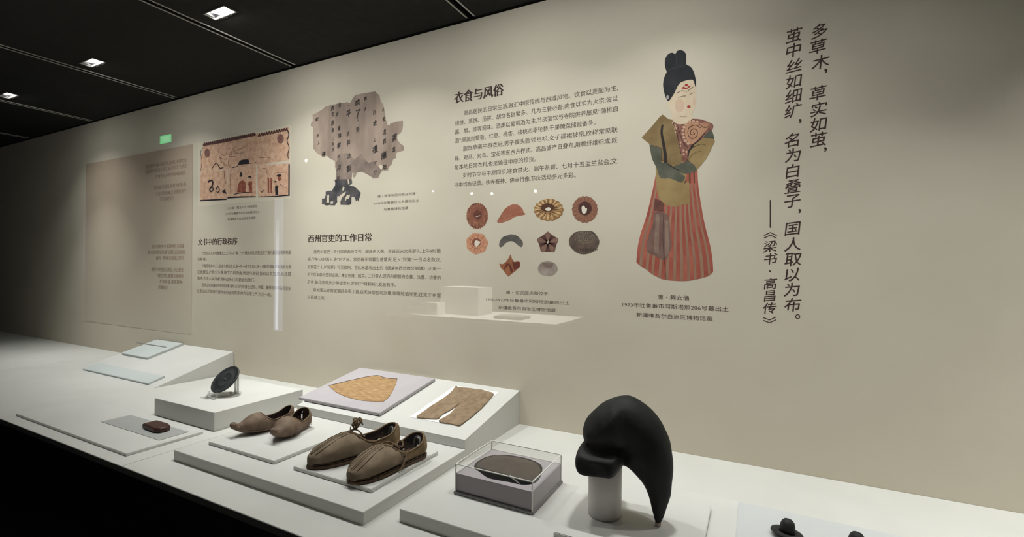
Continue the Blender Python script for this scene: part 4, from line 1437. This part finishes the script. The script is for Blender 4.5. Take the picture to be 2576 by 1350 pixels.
# --- brownish text panel at the far left, cut by the frame
pa, pb = wp(486, 362), wp(486, 842)
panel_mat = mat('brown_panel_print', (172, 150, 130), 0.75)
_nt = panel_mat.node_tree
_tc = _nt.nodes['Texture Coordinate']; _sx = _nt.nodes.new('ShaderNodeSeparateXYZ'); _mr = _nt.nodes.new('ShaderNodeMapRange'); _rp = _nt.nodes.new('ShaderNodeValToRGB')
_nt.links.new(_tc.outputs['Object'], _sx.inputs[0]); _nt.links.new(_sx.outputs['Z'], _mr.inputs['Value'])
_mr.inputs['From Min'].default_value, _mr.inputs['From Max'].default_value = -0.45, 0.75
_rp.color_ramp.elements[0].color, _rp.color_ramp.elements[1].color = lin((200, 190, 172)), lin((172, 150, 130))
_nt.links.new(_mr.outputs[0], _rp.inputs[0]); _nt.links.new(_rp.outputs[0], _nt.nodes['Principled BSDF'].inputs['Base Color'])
pnl = thing('intro_panel', 'tall brownish text panel at the far left of the wall', 'panel', (-3.6, WALL - 0.0035, (pa[1] + 0.15 + CAMZ - 0.5478) / 2))
px0, px1 = -3.95, pa[0]
top_l = wp(388, 380)[1]
mtop = pa[1]
me = box_mesh(px0 + 3.6, px1 + 3.6, 0.0025, 0.003, (pb[1]) - pnl.location.z, mtop - pnl.location.z)
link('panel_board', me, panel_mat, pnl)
rp = [(399, 463, 'x')]
rowsP = [((470, 403), '高昌地处丝绸之路要冲,居民以农耕为业'), ((470, 417), '兼营商贸,各族人民往来其间,文书所见'), ((468, 434), '衣食住行,多与中原风俗相近'), ((470, 463), '官府设学授经,乡里亦有私塾,'), ((469, 480), '学童抄写经典,文书遗存至今'), ((438, 498), '可见当时风气'),
         ((464, 619), '西州设有市令,管理物价与度量'), ((465, 634), '商人持过所往来,驼马成队运送丝绢'), ((463, 649), '香料、药材,交易皆立契约'), ((462, 679), '寺院与世俗生活相连,节日聚会'), ((462, 695), '僧俗共庆,歌舞百戏相伴'), ((461, 710), '岁末祈福,春来耕种,'), ((422, 724), '四季有序')]
for (ex, ey), s in rowsP:
    e_ = wp(ex, ey)
    o = text_line(pnl, s, max(e_[0] - 0.0235 * len(s), px0 + 0.2), e_[0], e_[1], 0.023, mat('panel_ink', (128, 104, 88), 0.75), BODY)
    o.location = (0, 0.0023, 0)

# --- the lady figurine
lad = thing('figurine_print', 'tall printed picture of a pottery lady in a striped red skirt', 'wall picture', (wp(1700, 420)[0], WS, wp(1700, 420)[1]))
A_ = lambda P: [(1560 + x / 3.75, 100 + y / 3.75) for x, y in P]
B_ = lambda P: [(1560 + x / 3.553, 440 + y / 3.553) for x, y in P]
sm = lambda P, n=3: [(p.x, p.y) for p in spline([(a, b, 0) for a, b in list(P) + [P[0]]], n)][:-1]
M_HAIRP = mat('hair_print', (34, 35, 38), 0.75, (52, 53, 56), 14, lo=.45, hi=.8)
M_FACEP = mat('face_print', (206, 186, 158), 0.75, (218, 200, 174), 20)
M_BLUSH = mat('blush_print', (204, 172, 147), 0.75, (210, 184, 158), 25)
M_OCHRE = mat('ochre_print', (118, 96, 62), 0.75, (142, 120, 82), 18)
M_OCHRE2 = mat('ochre_light_print', (142, 118, 76), 0.75, (160, 136, 92), 18)
M_GREENP = mat('green_sleeve_print', (72, 74, 62), 0.75, (98, 98, 84), 22)
M_MAROON = mat('maroon_print', (112, 70, 60), 0.75, (150, 104, 90), 70)
M_REDS = mat('red_stripe_print', (150, 74, 62), 0.75, (176, 100, 82), 16)
M_TANS = mat('tan_stripe_print', (160, 128, 104), 0.75, (146, 110, 92), 16)
M_DARKP = mat('dark_fold_print', (44, 38, 36), 0.75)
M_LIPS = mat('lips_print', (160, 52, 46), 0.75)
# skirt: fan of stripes
topL, topR = B_([(318, 0)])[0], B_([(692, 0)])[0]
Lc = B_([(318, 0), (288, 150), (262, 260), (240, 350), (215, 430), (190, 500), (172, 560), (160, 620), (150, 700), (145, 780)])
Rc = B_([(692, 0), (702, 130), (718, 230), (738, 350), (760, 460), (782, 540), (802, 610), (818, 690), (828, 770), (832, 860)])
bot = B_([(145, 780), (180, 815), (235, 845), (282, 885), (370, 930), (410, 938), (470, 944), (540, 948), (620, 945), (720, 925), (800, 900), (832, 862)])


def along(P, t_):
    s = [0]
    for i in range(1, len(P)):
        s.append(s[-1] + math.dist(P[i], P[i - 1]))
    q = t_ * s[-1]
    for i in range(1, len(P)):
        if q <= s[i] + 1e-9:
            k = (q - s[i - 1]) / (s[i] - s[i - 1])
            return (P[i - 1][0] + (P[i][0] - P[i - 1][0]) * k, P[i - 1][1] + (P[i][1] - P[i - 1][1]) * k)
    return P[-1]


def skirt_pt(u, v):
    """u across 0..1, v down 0..1"""
    l, r = along(Lc, v), along(Rc, v)
    b = along(bot, u)
    p = (l[0] + (r[0] - l[0]) * u, l[1] + (r[1] - l[1]) * u)
    lb, rb = Lc[-1], Rc[-1]
    base = (lb[0] + (rb[0] - lb[0]) * u, lb[1] + (rb[1] - lb[1]) * u)
    k = v ** 3
    return (p[0] + (b[0] - base[0]) * k, p[1] + (b[1] - base[1]) * k)


red, tan = [], []
rr = random.Random(8)
N = 23
us_ = [0]
for k in range(N):
    us_.append(us_[-1] + (1.25 if k % 2 == 0 else .8) * rr.uniform(.85, 1.15))
us_ = [q / us_[-1] for q in us_]
for k in range(N):
    a, b = us_[k], us_[k + 1]
    vs_ = [i / 12 for i in range(13)]
    poly = [skirt_pt(a, v) for v in vs_] + [skirt_pt(b, v) for v in vs_[::-1]]
    (red if k % 2 == 0 else tan).append(poly)
multi('red_stripes', red, M_REDS, lad, 1)
multi('tan_stripes', tan, M_TANS, lad, 1)
M_WORN = mat('worn_skirt_print', (128, 100, 90), 0.8, (112, 84, 76), 30)
wobj('worn_patch', sm(B_([(300, 330), (420, 350), (445, 480), (460, 640), (400, 760), (330, 730), (240, 680), (250, 560), (290, 440)])), M_WORN, lad, 1.6)
multi('worn_stripes', [B_([(320, 345), (352, 345), (345, 700), (300, 690)]), B_([(398, 400), (430, 410), (440, 700), (405, 745)])], mat('worn_light_print', (150, 126, 110), 0.8, (134, 108, 96), 30), lad, 2)
wobj('dark_fold', B_([(310, 210), (395, 240), (385, 330), (300, 320)]), mat('fold_brown_print', (112, 70, 62), 0.8, (92, 60, 54), 60), lad, 2)
multi('skirt_crease', [stroke(B_([(388, 340), (382, 560), (395, 760), (412, 930)]), .9, .9)], M_DARKP, lad, 2.4)
# tunic front and arms
wobj('robe_underlay', A_([(290, 990), (560, 1000), (700, 985), (720, 1230), (735, 1352), (345, 1352), (345, 1180)]), mat('underlay_print', (96, 70, 52), 0.8), lad, 1.8)
multi('waist_stripes', [A_([(x0_, 1225), (x0_ + 26, 1225), (x0_ + 30, 1356), (x0_ + 2, 1356)]) for x0_ in (620, 664, 704)], M_REDS, lad, 2)
wobj('tunic_front', sm(A_([(335, 1150), (600, 1150), (625, 1290), (600, 1360)]) + B_([(612, 60), (622, 150), (627, 245), (590, 262), (545, 268), (490, 285), (420, 270), (365, 225), (335, 160), (322, 60)])), M_OCHRE2, lad, 2.6)
wobj('bodice', sm(A_([(480, 748), (540, 795), (620, 782), (680, 745), (770, 752), (850, 782), (878, 802), (870, 850), (790, 930), (690, 1010), (650, 1090), (600, 1170), (560, 1170), (520, 950)]), 2), M_MAROON, lad, 2)
wobj('neck', sm(A_([(490, 700), (668, 700), (676, 745), (640, 780), (560, 796), (490, 752)])), M_FACEP, lad, 3)
wobj('shoulder_patch', sm(A_([(620, 800), (690, 775), (790, 790), (850, 800), (780, 890), (690, 980), (640, 960), (610, 880)]), 2), mat('spiral_ground_print', (176, 128, 98), 0.75, (190, 146, 116), 40), lad, 3)
multi('spiral_pattern', [stroke(A_([(690, 870), (700, 890), (670, 895), (665, 860), (700, 840), (730, 870), (715, 920), (670, 930), (640, 890), (650, 830), (710, 805), (760, 830)]), 1.6, 1.6), stroke(A_([(740, 790), (800, 830), (850, 800)]), 1.4, 1.0), stroke(A_([(665, 1010), (740, 950), (800, 880)]), 3.2, 2.0), stroke(A_([(500, 780), (540, 900), (575, 1080)]), 1.2, 1.2), stroke(A_([(540, 800), (590, 960), (640, 1020)]), 1.2, 1.2)], M_DARKP, lad, 4)
multi('pearl_trim', [A_(ell(x, y, rx, ry, 12)) for x, y, rx, ry in ((497, 785, 9, 11), (517, 808, 12, 14), (522, 838, 13, 15), (527, 868, 10, 12), (618, 795, 16, 12), (655, 772, 17, 11), (690, 766, 15, 10), (728, 772, 15, 8), (603, 824, 15, 13), (592, 855, 13, 13), (594, 888, 15, 14), (601, 920, 15, 14), (616, 952, 16, 14), (642, 978, 16, 13), (600, 1045, 10, 12), (625, 1055, 10, 12), (600, 1080, 10, 12), (570, 970, 9, 11), (568, 1000, 9, 11))], mat('pearl_print', (196, 160, 134), 0.75), lad, 4)
wobj('left_shawl', A_([(203, 922), (270, 850), (330, 780), (372, 728), (400, 705), (425, 722), (450, 745), (490, 752), (515, 830), (535, 910), (560, 1010), (578, 1080), (582, 1150), (540, 1180), (480, 1190), (430, 1165), (400, 1130), (392, 1020), (330, 1000), (280, 985)]), M_OCHRE, lad, 3)
wobj('left_sleeve', sm(A_([(276, 985), (330, 1008), (388, 1030), (385, 1150), (430, 1160), (505, 1205), (560, 1250), (612, 1290), (605, 1320), (575, 1347), (520, 1325), (455, 1305), (380, 1305), (345, 1210), (305, 1130), (288, 1060)]), 2), M_GREENP, lad, 4)
wobj('right_sleeve', sm(A_([(500, 1195), (560, 1172), (620, 1150), (665, 1155), (705, 1190), (722, 1225), (690, 1250), (630, 1262), (570, 1255), (515, 1225)]), 2), M_GREENP, lad, 4.6)
wobj('right_shoulder', sm(A_([(848, 850), (872, 870), (888, 940), (840, 945), (785, 925), (815, 885)]), 2), M_GREENP, lad, 3)
wobj('right_shawl', A_([(896, 960), (880, 935), (800, 928), (760, 945), (700, 990), (665, 1035), (635, 1120), (680, 1180), (722, 1230), (770, 1175), (815, 1120), (845, 1060), (868, 1010)]), M_OCHRE2, lad, 4)
multi('fold_shadow', [stroke(A_([(400, 800), (392, 880), (410, 980), (425, 1080), (432, 1160)]), 5, 9), stroke(A_([(700, 1010), (760, 985), (810, 995)]), 1.6, .8), stroke(A_([(640, 1130), (700, 1070), (760, 1050)]), 1.0, .8), stroke(A_([(450, 1170), (520, 1215), (560, 1230)]), 3, 2), stroke(A_([(690, 1000), (650, 1050), (640, 1110)]), 5, 3)], M_DARKP, lad, 5)
wobj('face', sm(A_([(452, 580), (470, 530), (505, 480), (530, 430), (570, 398), (620, 380), (682, 374), (708, 410), (716, 470), (721, 560), (713, 620), (692, 670), (664, 708), (610, 732), (550, 728), (505, 712), (470, 660), (452, 615)]), 2), M_FACEP, lad, 4)
multi('blush', [A_(ell(560, 622, 44, 66)), A_(ell(698, 585, 14, 50))], M_BLUSH, lad, 5)
wobj('hair', sm(A_([(440, 305), (422, 240), (426, 180), (455, 135), (495, 122), (520, 136), (538, 106), (570, 97), (606, 112), (625, 155), (620, 228), (660, 250), (692, 295), (708, 350), (716, 400), (712, 448), (700, 410), (682, 377), (620, 385), (570, 405), (542, 440), (515, 498), (482, 550), (455, 580), (430, 545), (412, 480), (405, 420), (415, 360)]), 2), M_HAIRP, lad, 5)
multi('bun_parting', [stroke(A_([(520, 135), (532, 180), (528, 240)]), 1.0, .6), stroke(A_([(440, 300), (520, 262), (620, 240)]), 1.2, 1.0)], mat('hair_gloss_print', (66, 67, 70), 0.75), lad, 6)
multi('brows', [stroke(A_([(530, 506), (580, 482), (632, 487), (660, 465), (692, 443)]), 1.4, 1.0), stroke(A_([(545, 546), (590, 532), (620, 530)]), .8, 1.4), stroke(A_([(655, 516), (680, 508), (702, 496)]), 1.2, .6), stroke(A_([(560, 722), (600, 728), (634, 720)]), .8, .6)], M_DARKP, lad, 6)
multi('forehead_flower', [sm(A_([(577, 462), (600, 440), (615, 455), (600, 462)]), 2), A_(ell(626, 428, 16, 12)), sm(A_([(630, 455), (650, 432), (665, 438), (645, 455)]), 2), sm(A_([(600, 462), (625, 450), (640, 458), (622, 466)]), 2)], M_LIPS, lad, 6)
multi('lips', [A_(ell(648, 631, 17, 13))], M_LIPS, lad, 6)
multi('earring', [A_(ell(448, 543, 12, 20))], mat('earring_print', (168, 160, 158), 0.75), lad, 6)

# --- ten printed pastries
C_ = lambda P: [(1130 + x / 3.858, 480 + y / 3.858) for x, y in P]


def pic(label, cx, cy):
    q = C_([(cx, cy)])[0]
    w_ = wp(*q)
    return thing('pastry_print', label, 'wall picture', (w_[0], WS, w_[1]), group='printed pastry pictures')


def scallop(cx, cy, rx, ry, n, amp, m=None, ph=0):
    m = m or n * 6
    return [(cx + rx * (1 + amp * cos(n * a + ph)) * cos(a), cy + ry * (1 + amp * cos(n * a + ph)) * sin(a)) for a in [2 * pi * k / m for k in range(m)]]


def rays(cx, cy, r0x, r0y, r1x, r1y, n, w0, w1, ph=0.0, jit=0.0, seed=0):
    r = random.Random(seed)
    out = []
    for k in range(n):
        a = 2 * pi * k / n + ph + r.uniform(-jit, jit)
        ax, ay = cx + r0x * cos(a), cy + r0y * sin(a)
        bx, by = cx + r1x * cos(a), cy + r1y * sin(a)
        l = math.hypot(bx - ax, by - ay)
        nx, ny = -(by - ay) / l, (bx - ax) / l
        out.append([(ax + nx * w0, ay + ny * w0), (bx + nx * w1, by + ny * w1), (bx - nx * w1, by - ny * w1), (ax - nx * w0, ay - ny * w0)])
    return out


TER = mat('terracotta_print', (134, 84, 64), 0.75, (162, 110, 86), 60)
TERD = mat('terracotta_dark_print', (92, 52, 42), 0.75, (110, 66, 54), 60)
HOLE = mat('pastry_hole_print', (222, 214, 196), 0.75)
p = pic('printed round fluted pastry with fine rays, first of the top row', 270, 245)
wobj('body', C_(scallop(272, 242, 104, 126, 30, .035)), TER, p, 1)
multi('flutes', [C_(q) for q in rays(272, 240, 72, 80, 104, 124, 40, 1.2, 3.2)], TERD, p, 2)
wobj('hollow', C_(ell(275, 228, 66, 74)), mat('terracotta_mid_print', (126, 76, 60), 0.75, (142, 90, 72), 60), p, 3)
wobj('hollow_centre', C_(ell(278, 232, 40, 44)), TERD, p, 4)
wobj('slit', C_([(260, 246), (300, 236), (303, 242), (262, 252)]), HOLE, p, 5)
p = pic('printed smooth reddish dumpling, second of the top row', 600, 225)
wobj('body', sm(C_([(462, 295), (490, 250), (540, 175), (590, 140), (640, 128), (685, 145), (715, 180), (722, 205), (742, 226), (700, 238), (640, 250), (580, 285), (520, 308), (478, 310)]), 2), mat('dumpling_print', (150, 92, 72), 0.75, (168, 110, 88), 20), p, 1)
multi('crease', [stroke(C_([(500, 270), (580, 250), (660, 220), (720, 218)]), .7, .5)], TERD, p, 2)
p = pic('printed yellow twisted ring pastry with deep ridges, third of the top row', 967, 185)
def petals(cx, cy, r0x, r0y, r1x, r1y, n, wd, ph=0.0, jit=0.0, seed=1):
    r = random.Random(seed)
    out = []
    for k in range(n):
        a = 2 * pi * k / n + ph + r.uniform(-jit, jit)
        w_ = wd * r.uniform(.85, 1.15)
        pts = []
        for t_, q in ((0, .35), (.25, .8), (.55, 1), (.85, .75), (1, .3), (1, -.3), (.85, -.75), (.55, -1), (.25, -.8), (0, -.35)):
            rx, ry = r0x + (r1x - r0x) * t_, r0y + (r1y - r0y) * t_
            pts.append((cx + rx * cos(a + q * w_), cy + ry * sin(a + q * w_)))
        out.append(pts)
    return out


YEL = mat('yellow_pastry_print', (176, 140, 92), 0.75, (198, 164, 116), 50)
YELD = mat('yellow_dark_print', (84, 54, 36), 0.75)
wobj('body', C_(scallop(967, 184, 142, 106, 15, .035)), mat('yellow_mid_print', (134, 98, 62), 0.75, (156, 118, 78), 50), p, 1)
multi('raised_folds', [C_(q) for q in petals(962, 178, 62, 44, 138, 102, 17, .135, .1, .06, 4)], YEL, p, 1.6)
wobj('hollow', C_(ell(955, 162, 66, 42)), YELD, p, 2)
multi('ridges', [C_(q) for q in rays(960, 172, 60, 44, 126, 92, 11, 5, 1.2, 0.2, .18, 3)], YELD, p, 3)
multi('fold_lights', [C_(q) for q in petals(962, 178, 84, 62, 126, 92, 17, .05, .1, .06, 4)], mat('yellow_light_print', (216, 186, 140), 0.75), p, 2)
wobj('hole', sm(C_([(932, 178), (950, 162), (975, 160), (986, 178), (972, 194), (945, 192)]), 2), HOLE, p, 4)
p = pic('printed brown flower ring pastry with oval hole, last of the top row', 1317, 180)
BRN = mat('brown_pastry_print', (128, 86, 68), 0.75, (148, 104, 84), 50)
BRND = mat('brown_dark_print', (78, 48, 42), 0.75)
wobj('body', C_(scallop(1317, 180, 124, 128, 18, .03)), BRN, p, 1)
multi('raised_petals', [C_(q) for q in petals(1317, 180, 74, 80, 121, 125, 18, .13, .0, .02, 5)], mat('brown_petal_print', (150, 106, 86), 0.75, (136, 92, 74), 50), p, 1.6)
multi('grooves', [C_(q) for q in rays(1317, 180, 80, 86, 122, 126, 18, .8, 1.4, pi / 18)], mat('brown_groove_print', (100, 64, 52), 0.75), p, 2)
wobj('hollow', C_(ell(1318, 170, 66, 68)), BRND, p, 3)
wobj('hole', sm(C_([(1285, 160), (1300, 142), (1315, 148), (1320, 165), (1338, 170), (1332, 205), (1310, 222), (1290, 208)]), 2), HOLE, p, 4)
p = pic('printed pink orange petal ring pastry, first of the middle row', 270, 510)
PNK = mat('pink_pastry_print', (186, 128, 98), 0.75, (204, 150, 118), 60)
PNKD = mat('pink_dark_print', (136, 84, 64), 0.75)
wobj('body', C_(scallop(270, 510, 104, 102, 7, .045, ph=.6)), PNK, p, 1)
multi('raised_petals', [C_(q) for q in petals(268, 505, 46, 46, 97, 96, 10, .25, .2, .03, 6)], mat('pink_petal_print', (208, 154, 122), 0.75, (192, 134, 104), 60), p, 1.6)
multi('petal_lines', [C_(q) for q in rays(268, 505, 50, 50, 94, 94, 10, .9, 1.2, .2 + pi / 10)] + [stroke(C_(ell(262, 572, 19, 19, 12) + [(281, 572)]), .7, .7), stroke(C_(ell(270, 495, 66, 62, 16)), .8, .8)], PNKD, p, 2)
wobj('hollow', C_(ell(265, 500, 44, 44)), PNKD, p, 3)
wobj('hole', sm(C_([(246, 500), (262, 478), (285, 488), (306, 494), (288, 520), (270, 544), (248, 530)]), 2), HOLE, p, 4)
p = pic('printed dark grey crescent dumpling, second of the middle row', 600, 485)
wobj('body', sm(C_([(484, 530), (490, 490), (520, 448), (570, 430), (600, 420), (650, 430), (690, 460), (716, 500), (712, 535), (692, 545), (655, 515), (620, 490), (580, 490), (545, 510), (515, 542), (492, 546)]), 2), mat('grey_dumpling_print', (78, 76, 72), 0.75, (112, 106, 100), 25), p, 1)
p = pic('printed five petal star pastry, third of the middle row', 957, 500)
STR = mat('star_pastry_print', (122, 92, 80), 0.75, (138, 108, 94), 50)
STRD = mat('star_dark_print', (76, 46, 42), 0.75)
pts = []
for k in range(10):
    a = -pi / 2 + k * pi / 5
    r = 108 if k % 2 == 0 else 84
    pts.append((957 + r * cos(a), 502 + r * 1.02 * sin(a)))
wobj('body', sm(C_(pts), 3), mat('star_mid_print', (98, 68, 60), 0.75, (110, 80, 70), 50), p, 1)
multi('raised_petals', [C_(q) for q in petals(957, 502, 26, 26, 102, 103, 5, .33, -pi / 2, 0, 7)], STR, p, 1.6)
multi('grooves', [C_([(957 + 10 * cos(a - .5), 502 + 10 * sin(a - .5)), (957 + 88 * cos(a + o_), 502 + 88 * sin(a + o_)), (957 + 88 * cos(a + o_ + .06), 502 + 88 * sin(a + o_ + .06)), (957 + 10 * cos(a + .5), 502 + 10 * sin(a + .5))]) for a in [-pi / 2 + pi / 5 + j * 2 * pi / 5 for j in range(5)] for o_ in (-.2, -.03, .14)], STRD, p, 2)
wobj('hole', C_([(952, 500), (958, 482), (964, 482), (960, 508), (953, 512)]), HOLE, p, 4)
p = pic('printed dark brown cake with seeded top, last of the middle row', 1310, 500)
DK = mat('dark_cake_print', (82, 68, 60), 0.75, (104, 88, 78), 50)
wobj('body', sm(C_([(1160, 480), (1172, 450), (1208, 410), (1240, 395), (1320, 386), (1390, 392), (1430, 430), (1458, 485), (1445, 540), (1410, 580), (1360, 606), (1300, 616), (1240, 600), (1190, 560), (1165, 520)]), 2), DK, p, 1)
wobj('seeded_top', C_(ell(1315, 455, 100, 66)), mat('seed_print', (64, 54, 48), 0.8, (140, 124, 106), 420, lo=.42, hi=.6), p, 2)
multi('side_ribs', [C_(q) for q in [[(x, 560), (x + 7, 560), (x + 4, 588 - abs(x - 1310) * .06), (x + 1, 588 - abs(x - 1310) * .06)] for x in range(1255, 1440, 16)]], mat('rib_print', (52, 40, 36), 0.8), p, 2)
p = pic('printed reddish four pointed pastry, left one of the bottom row', 590, 725)
wobj('body', C_([(598, 614), (608, 655), (632, 690), (670, 680), (690, 695), (685, 740), (640, 780), (600, 810), (575, 832), (545, 800), (525, 770), (500, 745), (486, 705), (520, 710), (550, 690), (575, 655), (590, 625)]), mat('knot_pastry_print', (142, 86, 58), 0.75, (158, 102, 72), 30), p, 1)
multi('folds', [C_([(575, 700), (600, 720), (622, 780), (600, 800)]), C_([(560, 700), (585, 710), (530, 770), (535, 740)]), C_([(610, 690), (688, 690), (684, 738), (630, 770)])], mat('knot_dark_print', (104, 54, 42), 0.75), p, 2)
p = pic('printed pale grey oval bun, right one of the bottom row', 957, 755)
wobj('body', C_(ell(957, 755, 97, 73, 32)), mat('pale_bun_print', (136, 122, 112), 0.75, (172, 158, 146), 30), p, 1)
wobj('patch', sm(C_([(895, 690), (950, 700), (1010, 700), (1000, 730), (980, 750), (930, 735)]), 2), mat('bun_patch_print', (118, 98, 88), 0.75, (136, 118, 106), 30), p, 2)

# ------------------------------------------------------------------ the room behind the viewer, seen only as reflections in the glass
def refl(px, py, yv):
    """real point whose mirror image in the glass stands at depth yv under this pixel"""
    q = on_y(px, py, yv)
    return Vector((q.x, 2 * GLY - yv, q.z))


ca, cb = refl(693.5, 600, 4.6), refl(711, 600, 4.6)
z1, z0 = refl(702, 500, 4.6).z, refl(702, 832, 4.6).z
glow_m = emit('light_column_glow', (226, 232, 255), 3.2)
_nt = glow_m.node_tree
_tc = _nt.nodes.new('ShaderNodeTexCoord'); _sx = _nt.nodes.new('ShaderNodeSeparateXYZ'); _mr = _nt.nodes.new('ShaderNodeMapRange')
_nt.links.new(_tc.outputs['Object'], _sx.inputs[0]); _nt.links.new(_sx.outputs['Z'], _mr.inputs['Value'])
_mr.inputs['From Min'].default_value, _mr.inputs['From Max'].default_value = z1 - 1.0, z1
_mr.inputs['To Min'].default_value, _mr.inputs['To Max'].default_value = 3.6, 0.5
_nt.links.new(_mr.outputs[0], _nt.nodes['Emission'].inputs[1])
lc = thing('light_column', 'tall white light column at the back of the room, mirrored in the glass', 'light', ((ca.x + cb.x) / 2, ca.y, 0.0))
w_ = abs(cb.x - ca.x) / 2
link('housing', box_mesh(-w_ - .03, w_ + .03, -0.06, -0.011, z0 - .05, z1 + .05), M_BLACK, lc)
link('halo_cover', box_mesh(-w_ * 1.15, w_ * 1.15, -0.01, 0.01, z0, z1), emit('light_column_halo_glow', (214, 222, 255), 0.9), lc)  # wider dim glow added as the soft halo around the strip
link('lamp_strip', box_mesh(-w_ * .55, w_ * .2, 0.0105, 0.014, z0 + .02, z1 - .3), glow_m, lc)
link('base', box_mesh(-w_ - .05, w_ + .05, -0.10, 0.05, 0, z0 - .05), M_BLACK, lc)

# exit sign
q = refl(418, 350, 4.0)
ex = thing('exit_sign', 'small green exit sign far back in the room, mirrored in the glass', 'sign', tuple(q))
link('case', box_mesh(-.17, .17, -.03, 0.0, -.08, .08), M_BLACK, ex)
link('sign_face', box_mesh(-.15, .15, 0.0005, 0.004, -.06, .06), emit('exit_sign_glow', (70, 255, 150), 2.2), ex)
V, Fc_ = text_arrays('EXIT', 2)
c = (V.min(0) + V.max(0)) / 2
me = ink_mesh([(np.stack([-(V[:, 0] - c[0]) * .1, (V[:, 1] - c[1]) * .1], 1), Fc_)])
o = link('lettering', me, emit('exit_letter_glow', (235, 255, 240), 2.2), ex)
o.location = (0, 0.006, 0)

# spot lamps of the room
for (x, y, yv, r, lb_) in ((771, 404, 5.2, .024, 'left of the torn parchment print'), (1187, 487, 5.0, .015, 'above the first pastry print'), (1238, 487, 5.0, .015, 'above the gap between the first two pastry prints'), (1348, 481, 5.0, .016, 'above the yellow pastry print'), (1090, 481, 5.0, .011, 'left of the end of the long paragraph')):
    q = refl(x, y, yv)
    s_ = thing('spotlight', 'small black room spotlight, mirrored ' + lb_, 'light', tuple(q), group='room spotlights')
    link('lens', lathe_mesh([(0.0005, 0), (r, 0), (r, .004), (0.0005, .004)], 20), emit('spot_glow', (255, 250, 240), 26) if 'spot_glow' not in bpy.data.materials else bpy.data.materials['spot_glow'], s_).rotation_euler = (radians(-90), 0, 0)
    link('barrel', lathe_mesh([(0.0005, -.12), (r + .008, -.12), (r + .008, -.001), (0.0005, -.001)], 20), M_BLACK, s_).rotation_euler = (radians(-90), 0, 0)
    link('stem', box_mesh(-.006, .006, -.06, -.048, r, RH - q.z), M_BLACK, s_)

# island showcase behind the viewer: white table with white blocks under a lamp
YV = 4.0
ta, tb = refl(972, 788, YV), refl(1400, 814, YV)
tz = (ta.z + tb.z) / 2
isl = thing('island_showcase', 'white island display table with plain blocks, mirrored faintly in the glass', 'table', ((ta.x + tb.x) / 2, ta.y - .4, 0))
def ibox(name, xa, xb, ya, yb, za, zb, m):
    L = isl.location
    return link(name, box_mesh(xa - L.x, xb - L.x, ya - L.y, yb - L.y, za, zb, 0.002), m, isl)
ibox('table_top', ta.x, tb.x, ta.y - .8, ta.y, tz - .03, tz, M_PLINTH)
ibox('body', ta.x + .05, tb.x - .05, ta.y - .75, ta.y - .05, 0, tz - .03, M_BLACK)
def blk(pxa, pxb, pytop, dep, w):
    a, b = refl(pxa, 780, YV + dep), refl(pxb, 780, YV + dep)
    t_ = refl((pxa + pxb) / 2, pytop, YV + dep)
    ibox('display_block', a.x, b.x, a.y - w, a.y, tz + .0005, t_.z, M_PLINTH)
blk(1108, 1203, 722, .25, .30)
blk(1058, 1100, 761, .10, .16)
blk(1022, 1054, 771, .20, .14)
ibox('display_block', refl(1240, 790, YV + .1).x, refl(1308, 790, YV + .1).x, ta.y - .35, ta.y - .12, tz + .0005, tz + .03, mat('grey_block', (120, 118, 112), .7))
sp = bpy.data.lights.new('island_lamp', 'SPOT')
sp.energy = 1100
sp.spot_size = radians(62)
sp.spot_blend = .6
sp.color = (1.0, .97, .90)
so_ = bpy.data.objects.new('island_lamp', sp)
COL.objects.link(so_)
so_.location = (isl.location.x + .3, isl.location.y + .2, 2.9)
so_.rotation_euler = (0, 0, 0)
